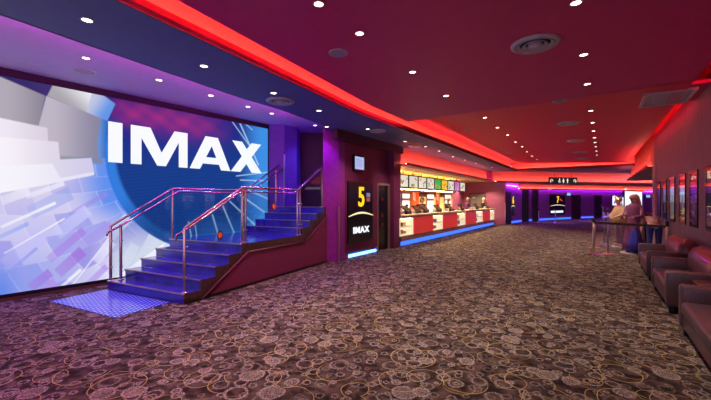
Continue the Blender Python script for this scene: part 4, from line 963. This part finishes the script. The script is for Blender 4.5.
M_browncoat = mat('brown_shaggy_coat', (.28, .13, .06), .95, nscale=45, var=.45, bump=.5); M_jeans = mat('blue_denim', (.05, .07, .32), .8, nscale=60); M_pinktop = mat('pale_pink_top', (.62, .36, .33), .8)
bx, by = W(14.2, -.95)
person('person in brown shaggy coat bending forward behind the belt barrier', (*W(15.3, -1.28), 0), 3.3, M_browncoat, mat('dark_trousers', (.05, .035, .04), .8), M_brownh, 1.25, 'down', None, 'short', None, None, 'coat')
person('person in pale pink top and blue jeans bending forward beside wall', (*W(12.95, -1.33), 0), 2.62, M_pinktop, M_jeans, M_brownh, 1.30, 'down', None, 'short', None, None, 'top')
mb = MB(); mb.box(-.16, .16, -.12, .12, 0, .26, bev=.008); mb.box(-.17, .17, -.13, .13, .20, .28, bev=.006)
single('carton', 'small white and lilac carton on the carpet near bending people', 'box', mb, mat('pale_lilac_card', (.55, .5, .8), .6), (*W(16.4, -1.2), 0), .6)
t = Thing('bench_table', 'low pale table behind the bending people', 'table', (*W(18.1, -2.1), 0), ang)
mb = MB(); mb.box(-.8, .8, -.35, .35, .98, 1.08, bev=.01); t.part('tabletop', mb, mat('pale_table', (.65, .55, .50), .5))
for sx in (-.7, .7):
    for sy in (-.28, .28):
        mb = MB(); mb.box(sx-.03, sx+.03, sy-.03, sy+.03, 0, .98); t.part('leg', mb, M_black)

# ============================================================ QUEUE POSTS
def queue_post(label, x, y, h=1.10, base=M_chrome, tube=M_steel, belt=None, group='queue barrier posts', r=.03):
    t = Thing('queue_post', label, 'barrier post', (x, y, 0), 0, group)
    mb = MB(); mb.lathe([(.17, 0), (.17, .012), (.12, .03), (.04, .045)], 28); t.part('base', mb, base)
    mb = MB(); mb.lathe([(r, .04), (r, h-.10)], 16); t.part('tube', mb, tube)
    mb = MB(); mb.lathe([(r+.008, h-.13), (r+.012, h-.12), (r+.012, h-.02), (r, h)], 16); t.part('belt_head', mb, M_till)
    if belt:
        dx, dy = belt[0]-x, belt[1]-y; L_ = math.hypot(dx, dy); a_ = math.atan2(dy, dx)
        mb = MB(); N = 12; ca2, sa2 = math.cos(a_), math.sin(a_); vs = []
        for i in range(N+1):
            k = i/N; sag = -.03*math.sin(PI*k)*0
            for (z, o_) in ((-.03, -.002), (.03, -.002), (.03, .002), (-.03, .002)): vs.append((dx*k - sa2*o_, dy*k + ca2*o_, h-.16+sag+z+.02))
        fs = []
        for i in range(N):
            for k in range(4): fs.append([i*4+k, i*4+(k+1) % 4, (i+1)*4+(k+1) % 4, (i+1)*4+k])
        mb.add(vs, fs); t.part('belt', mb, M_black, label='taut black retractable belt')
    return t
qx, qy = PZ(593.4, 255.2, 0); q2 = W(11.45, -1.42)
queue_post('steel queue post holding the left end of the black belt', qx, qy, 1.10, M_chrome, M_steel, q2)
queue_post('steel queue post at right end of black belt beside the wall', *q2, 1.10)
E_pp = mat('purple_lit_post', (.35, .2, .6), .3, .6)
x, y = PZ(594.5, 248.3, 0); queue_post('queue post with dull red base standing just behind left belt post', x, y, .95, mat('dull_red_base', (.4, .08, .10), .4))
x, y = PZ(604, 244.3, 0); queue_post('thin tall purple-tinted post behind the barrier, farther one', x, y, 1.32, E_pp, E_pp, None, 'slim purple posts', .014)
x, y = PZ(608, 254.3, 0); queue_post('thin tall purple-tinted post with dull red base, nearer one', x, y, 1.38, mat('dull_red_base', (.4, .08, .10)), E_pp, None, 'slim purple posts', .014)
x, y = PZ(538.6, 222.8, 0); queue_post('far steel queue post left of number 7 sign', x, y, 1.02)
x, y = PZ(555.3, 223.0, 0); queue_post('far steel queue post in front of number 7 sign', x, y, 1.02)
x, y = PZ(603, 219.4, 0)
queue_post('far slim steel post right of the last black door', x, y, 1.2)

# ============================================================ SOFAS + SIDE TABLES
def make_sofa(label, s0, s1):
    Ls = s1 - s0; t = Thing('sofa', label, 'sofa', (*W((s0+s1)/2, -1.21), 0), ang, 'leather sofas along the right wall')
    # local x along wall, +y towards corridor
    yF, yB = .40, -.40; h = Ls/2
    for sx in (-1, 1):
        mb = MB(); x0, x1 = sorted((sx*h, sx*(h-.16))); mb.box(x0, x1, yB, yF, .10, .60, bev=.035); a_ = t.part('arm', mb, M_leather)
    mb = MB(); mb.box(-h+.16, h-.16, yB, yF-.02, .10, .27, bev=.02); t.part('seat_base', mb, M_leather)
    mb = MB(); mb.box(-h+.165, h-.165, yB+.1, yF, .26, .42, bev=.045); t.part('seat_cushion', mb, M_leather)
    # rounded back (profile swept along x)
    pr = [(yB+.02, .12), (yB+.30, .30), (yB+.33, .42), (yB+.34, .60), (yB+.32, .72), (yB+.26, .81), (yB+.17, .85), (yB+.08, .83), (yB+.02, .76), (yB, .6)]
    n = len(pr); vs = []; xs = [-h+.10, -h+.13, -h+.18, h-.18, h-.13, h-.10]; k_ = [.86, .96, 1, 1, .96, .86]
    cy_, cz_ = yB+.17, .5
    for x, kk in zip(xs, k_):
        for (y, z) in pr: vs.append((x, cy_+(y-cy_)*kk, cz_+(z-cz_)*kk))
    fs = [[i*n+j, i*n+(j+1) % n, (i+1)*n+(j+1) % n, (i+1)*n+j] for i in range(5) for j in range(n)] + [list(range(n)), list(range(5*n, 6*n))[::-1]]
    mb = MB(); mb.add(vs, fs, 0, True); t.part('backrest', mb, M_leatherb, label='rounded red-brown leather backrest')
    for sx in (-1, 1):
        for yy in (yB+.07, yF-.07):
            mb = MB(); mb.box(sx*(h-.09)-.03, sx*(h-.09)+.03, yy-.03, yy+.03, 0, .11); t.part('leg', mb, M_black)
    return t
make_sofa('mauve-brown leather sofa farthest along the right wall', 9.02, 10.72)
make_sofa('mauve-brown leather sofa between the two side tables', 6.62, 8.32)
make_sofa('mauve-brown leather sofa nearest the camera, cut by right edge', 4.05, 5.74)
for (s0, s1, lb) in ((8.40, 8.96, 'glossy brown side table between far and middle sofas'), (5.84, 6.54, 'glossy brown side table between middle and nearest sofas')):
    t = Thing('side_table', lb, 'side table', (*W((s0+s1)/2, -1.28), 0), ang, 'side tables between the sofas'); h = (s1-s0)/2
    mb = MB(); mb.box(-h, h, -.32, .22, .49, .53, bev=.008); t.part('tabletop', mb, M_wood)
    mb = MB(); mb.box(-h+.06, h-.06, -.26, .16, .06, .49); t.part('pedestal', mb, M_leather)
    mb = MB(); mb.box(-h+.03, h-.03, -.29, .19, 0, .06); t.part('plinth', mb, M_black)

# ============================================================ POSTERS
RWd = (-SA[0], -SA[1])       # seen from the corridor, right is towards the camera
pu = [(657.9, 660.9), (663.4, 666.9), (670.2, 675.4), (680.0, 686.2), (690.7, 698.6), (707.0, 716.5)]
themes = [((.6, .02, .05), (.15, .05, .3), (.10, .02, .08)), ((.7, .03, .03), (.35, .35, .6), (.03, .02, .05)), ((.8, .08, .15), (.75, .7, .95), (.55, .30, .18)),  # red tops, violet bands: ceiling reflections put into the poster colours
          ((.75, .02, .04), (.75, .6, .75), (.20, .08, .05)), ((.75, .02, .05), (.18, .03, .35), (.06, .02, .05)), ((.35, .02, .04), (.04, .02, .04), (.10, .03, .06))]
plab = ['narrowest poster frame with red top, farthest along the wall', 'poster frame with red top, second from the far end', 'brightest poster frame with white middle and blue foot', 'poster frame with red top, lit middle and gold specks', 'poster frame with red top over violet band above middle sofa', 'nearest dark poster frame with white letters at its top']
for i, (u0, u1) in enumerate(pu):
    sA, sB = on_q(u0, -1.645), on_q(u1, -1.645); w_ = sA - sB; o = W(sA, -1.645); dr = RWd
    w_ = .735 if i == 5 else w_
    t = Thing('poster_frame', plab[i], 'poster', (o[0]+dr[0]*w_/2, o[1]+dr[1]*w_/2, 1.07), 0, 'framed posters on the right wall', True); z0, z1 = 1.06, 2.22
    mb = MB()
    for rr_ in (rectp(0, w_, z0, z0+.05), rectp(0, w_, z1-.05, z1), rectp(0, .04, z0+.05, z1-.05), rectp(w_-.04, w_, z0+.05, z1-.05)): wallplate(mb, rr_, o, dr, 0, .022)
    wallplate(mb, rectp(0.04, w_-.04, z0+.05, z1-.05), o, dr, 0, .006); t.part('frame', mb, M_blackgl)
    A_, B_, C_ = themes[i]; x0, x1 = .05, w_-.05; hh = z1-z0-.12; zb = z0+.06
    def pm(nm, c_, e_): return mat('poster_glow_%s_%s' % (('rose', 'crimson', 'coral', 'scarlet', 'ruby', 'garnet')[i], nm), [k*.5 for k in c_], .12, em=c_, es=e_*1.8, nscale=14, var=.4, coat=1.)  # poster colours also glow, added to brighten them
    mb = MB(); wallplate(mb, rectp(x0, x1, zb+hh*.80, zb+hh), o, dr, .007, .003); t.part('poster_top', mb, pm('top', A_, .8))
    mb = MB(); wallplate(mb, rectp(x0, x1, zb+hh*.42, zb+hh*.80), o, dr, .007, .003); t.part('poster_middle', mb, pm('middle', B_, .7))
    mb = MB(); wallplate(mb, rectp(x0, x1, zb, zb+hh*.42), o, dr, .007, .003); t.part('poster_foot', mb, pm('foot', C_, .5))
    mb = MB(); wallplate(mb, [(w_*.35, zb+hh*.15), (w_*.62, zb+hh*.12), (w_*.66, zb+hh*.4), (w_*.56, zb+hh*.6), (w_*.44, zb+hh*.6), (w_*.36, zb+hh*.4)], o, dr, .011, .002)
    t.part('poster_silhouette', mb, pm('silhouette', [k*.35+.03 for k in B_], .6))
    if i == 3:
        mb = MB()
        for k in range(9): xx, zz_ = random.uniform(.15, w_-.15), zb+hh*random.uniform(.03, .3); wallplate(mb, rectp(xx, xx+.03, zz_, zz_+.03), o, dr, .014, .002)
        t.part('gold_specks', mb, E_gold)
    if i == 5:
        mb = MB(); text_on(mb, 'LE', .17, o, dr, .18, zb+hh*.9, .011, .004, bold=.004); t.part('lettering', mb, E_cream)
    mb = MB(); wallplate(mb, rectp(.04, w_-.04, z0+.05, z1-.05), o, dr, .018, .002); t.part('glass_cover', mb, GLASS)
# ============================================================ CEILING FITTINGS
def ceil_z2(x, y):
    s, q = SQ(x, y); return 3.94 - (4.50 - q)*(.32/5.845)
def fix_on(u, v, zone):
    z = {'a': 3.60, 's': 3.45, 'v': 3.72, 'r': 2.78, 'f': 2.78}.get(zone, 3.8)
    for _ in range(6):
        x, y = PZ(u, v, z)
        if zone != 'b': break
        z = ceil_z2(x, y)
    return x, y, z
me_ring = MB().lathe([(.045, -.004), (.052, -.008), (.058, -.006), (.060, 0)], 20, cap=False).mesh('trim_ring', M_white)
mlens = MB().lathe([(.0001, -.003), (.042, -.003), (.046, -.002)], 20, cap=False).mesh('lens', E_warm)
def spotdata(name, e, col, ang_, blend=.6):
    l_ = bpy.data.lights.new(name, 'SPOT'); l_.energy = e; l_.color = col; l_.spot_size = ang_; l_.spot_blend = blend; l_.shadow_soft_size = .05; return l_
SP = spotdata('downlight_beam', 170, (1, .84, .70), math.radians(75), .8)
SPv = spotdata('blue_beam', 95, (.22, .16, 1), math.radians(110), .8)
SPb = spotdata('downlight_beam', 90, (1, .84, .70), math.radians(100), .8)
def downlight(x, y, z, label, group, sp=SP):
    r0 = link(bpy.data.objects.new('downlight', None)); r0.location = (x, y, z); r0.empty_display_size = .05; tag(r0, label, 'ceiling light', group)
    link(bpy.data.objects.new('trim_ring', me_ring), r0); link(bpy.data.objects.new('lens', mlens), r0)
    if sp is not None:
        lo = bpy.data.objects.new('lamp', sp); link(lo, r0); lo.location = (0, 0, -.03)
ordn = ['nearest', 'second', 'third', 'fourth', 'fifth', 'sixth', 'seventh', 'eighth', 'ninth', 'tenth', 'eleventh', 'twelfth']
rows = [('a', [(318.7, 4), (359.6, 33.4), (412.6, 72), (446, 95.8)], '%s round downlight in the left row on near burgundy ceiling', SP),
        ('b', [(467.2, 112), (484.8, 117.6), (497.3, 127.6), (507.6, 135), (515.5, 142), (522, 146.6), (527, 151.7), (532, 156), (537, 159.5)], '%s round downlight in the left row on far red ceiling', SP),
        ('a', [(576, 2.8), (583.7, 54.7), (587.2, 84)], '%s round downlight in the right row on near burgundy ceiling', SP),
        ('b', [(590.8, 110.7), (592.7, 122.6), (593.7, 131), (594.6, 137.7), (595.2, 142.3), (595.8, 146.6), (596.3, 151), (596.7, 155)], '%s round downlight in the right row on far red ceiling', SP),
        ('s', [(87, 20), (204, 66), (273.5, 93), (319, 110.7), (367.7, 129), (405, 141.4), (425.6, 146.6), (439, 151), (453, 156.6), (465, 160), (476, 163), (492, 167.4)], '%s round downlight from camera along the lower left soffit', SPb),
        ('v', [(86, 58), (159, 80), (210.8, 95.5), (248, 106.7), (271.8, 113.4), (315, 125.3)], '%s round downlight along the violet ceiling by the screen', SPv)]
for zone, pts, txt, sp in rows:
    for i, (u, v) in enumerate(pts):
        x, y, z = fix_on(u, v, zone); downlight(x, y, z, txt % ordn[i], 'ceiling downlights', sp)
for i, (u, v) in enumerate(((650.5, 175.6), (646, 177.2), (640, 179.6), (636, 181))):
    x, y, z = fix_on(u, v, 'r'); downlight(x, y, 2.78, '%s round downlight under the low right-hand soffit' % ordn[i], 'ceiling downlights', SP)
for i, s in enumerate((11.8, 13.6, 15.4, 17.2, 19.0, 20.8, 22.6)):
    x, y = W(s, 6.4); downlight(x, y, 2.88, '%s round downlight over the snack counter' % ordn[i], 'ceiling downlights', spotdata('counter_beam', 260, (1, .72, .38), math.radians(120), .6) if i == 0 else bpy.data.lights['counter_beam'])
downlight(-.72, 8.75, 3.45, 'added round downlight shining violet on the purple column beside the stairs', 'ceiling downlights', spotdata('added_violet_beam', 60, (.5, .06, 1), math.radians(110), .8))  # extra lamp added to brighten the column in violet
for i, (s, q, lb) in enumerate(((23.9, 5.95, 'round downlight washing the plum end wall beside the counter'), (23.4, 7.2, 'round downlight before the grey door behind the counter'))):
    x, y = W(s, q); downlight(x, y, 2.88, lb, 'ceiling downlights', bpy.data.lights['counter_beam'])
for i, (x, y) in enumerate(((14.5, 26.0), (18.5, 27.2), (22.5, 29))):
    downlight(x, y, 2.78, '%s round downlight from left before the far violet wall' % ordn[i], 'ceiling downlights', SP)

def diffuser(u, v, zone, R_, label):
    x, y, z = fix_on(u, v, zone); t = Thing('air_diffuser', label, 'air vent', (x, y, z), 0, 'round air diffusers')
    k = R_/.29
    mb = MB(); mb.lathe([(.235*k, -.03*k), (.25*k, -.035*k), (.29*k, -.012*k), (.295*k, 0), (.23*k, 0)], 36, cap=False); t.part('outer_ring', mb, M_white)
    for r2 in (.18, .11):
        mb = MB(); mb.lathe([(r2*k, -.002), (r2*k+.04*k, -.035*k), (r2*k+.045*k, -.03*k), (r2*k+.012*k, .0)], 32, cap=False); t.part('cone_ring', mb, M_white)
    mb = MB(); mb.lathe([(.0001, -.045*k), (.07*k, -.04*k), (.085*k, -.012*k), (.08*k, 0)], 28, cap=False); t.part('centre_cone', mb, M_white)
    mb = MB(); mb.lathe([(.0001, -.003), (.235*k, -.003)], 32, cap=False); t.part('dark_throat', mb, mat('dark_duct', (.05, .04, .06), .6))
for (u, v, zn_, R_, lb) in ((535, 43.8, 'a', .285, 'largest round air diffuser on the near burgundy ceiling'), (280.6, 101, 's', .26, 'round air diffuser on blue soffit above the stairs'), (568.5, 123, 'b', .28, 'first round air diffuser of row on far red ceiling'),
        (575.8, 140.4, 'b', .28, 'second round air diffuser of row on far red ceiling'), (580.2, 151.8, 'b', .28, 'third round air diffuser of row on far red ceiling'), (583.5, 158, 'b', .28, 'farthest round air diffuser on the red ceiling'),
        (377.5, 131, 's', .22, 'round air diffuser on soffit above the number 5 sign'), (415, 145.9, 's', .22, 'round air diffuser on soffit before the counter beam')): diffuser(u, v, zn_, R_, lb)
def speaker(u, v, zone, R_, label):
    x, y, z = fix_on(u, v, zone); t = Thing('ceiling_speaker', label, 'speaker', (x, y, z), 0, 'round ceiling speakers')
    mb = MB(); mb.lathe([(R_*.9, -.012), (R_*.96, -.012), (R_, -.004), (R_, 0)], 30, cap=False); t.part('rim', mb, M_white)
    mb = MB(); mb.lathe([(.0001, -.010), (R_*.9, -.010)], 30, cap=False); t.part('grille', mb, M_speaker)
for (u, v, zn_, R_, lb) in ((338.3, 52.7, 'a', .13, 'flat round speaker on burgundy ceiling near the red cove'), (559.7, 101, 'b', .14, 'flat round speaker on red ceiling left of right downlight row'), (84.5, 71, 'v', .16, 'flat round speaker on violet ceiling above the giant screen'),
        (468.5, 129.8, 'b', .14, 'flat round speaker on red ceiling above counter soffit'), (509, 153, 'b', .14, 'farthest flat round speaker on left of the red ceiling')): speaker(u, v, zn_, R_, lb)
# return-air grille
gz = 3.60
t = Thing('return_air_grille', 'large rectangular slatted air grille bridging ceiling edge and right wall', 'air vent', (*W(9.2, -1.1), 3.60), ang)
mb = MB(); 
for (x0, x1, y0, y1) in ((-.55, .55, .30, .36), (-.55, .55, -.40, -.34), (-.55, -.49, -.34, .30), (.49, .55, -.34, .30)): mb.box(x0, x1, y0, y1, 0, .03)
mb.box(-.55, .55, -.40, .36, .03, .05)
t.part('frame', mb, M_white)
mb = MB()
for i in range(16): mb.box(-.49, .49, -.33+i*.04, -.33+i*.04+.012, .004, .028)
t.part('slats', mb, mat('grille_slats', (.7, .6, .75), .5))
mb = MB(); sqbox(mb, 8.5, 9.85, -1.345, -1.645, 3.66, 3.72); struct('trim_19', mb, M_burg)

# ============================================================ LIGHT BEYOND THE COLUMN, CAMERA, WORLD
def area(name, x, y, z, sx, sy, e, col, rot):
    l_ = bpy.data.lights.new(name, 'AREA'); l_.shape = 'RECTANGLE'; l_.size = sx; l_.size_y = sy; l_.energy = e; l_.color = col
    o_ = link(bpy.data.objects.new(name, l_)); o_.location = (x, y, z); o_.rotation_euler = rot; return o_
w = bpy.data.worlds.new('ambient_fill'); scene.world = w; w.use_nodes = True  # even mauve fill added to lift the dark ceilings
w.node_tree.nodes['Background'].inputs[0].default_value = (.78, .62, .88, 1); w.node_tree.nodes['Background'].inputs[1].default_value = 1.25
cam = bpy.data.cameras.new('camera'); cam.sensor_width = 36; cam.lens = 36*F/711; cam.shift_y = (V0-200)/711; cam.clip_end = 200
co = link(bpy.data.objects.new('camera', cam)); co.location = (0, 0, H); co.rotation_euler = (PI/2, 0, 0); scene.camera = co
scene.view_settings.view_transform = 'Standard'; scene.view_settings.look = 'None'; scene.view_settings.gamma = 1; scene.view_settings.use_curve_mapping = False
scene.view_settings.exposure = 0.0
scene.cycles.max_bounces = 8; scene.cycles.use_denoising = True; scene.cycles.sample_clamp_indirect = 4; scene.cycles.caustics_reflective = False
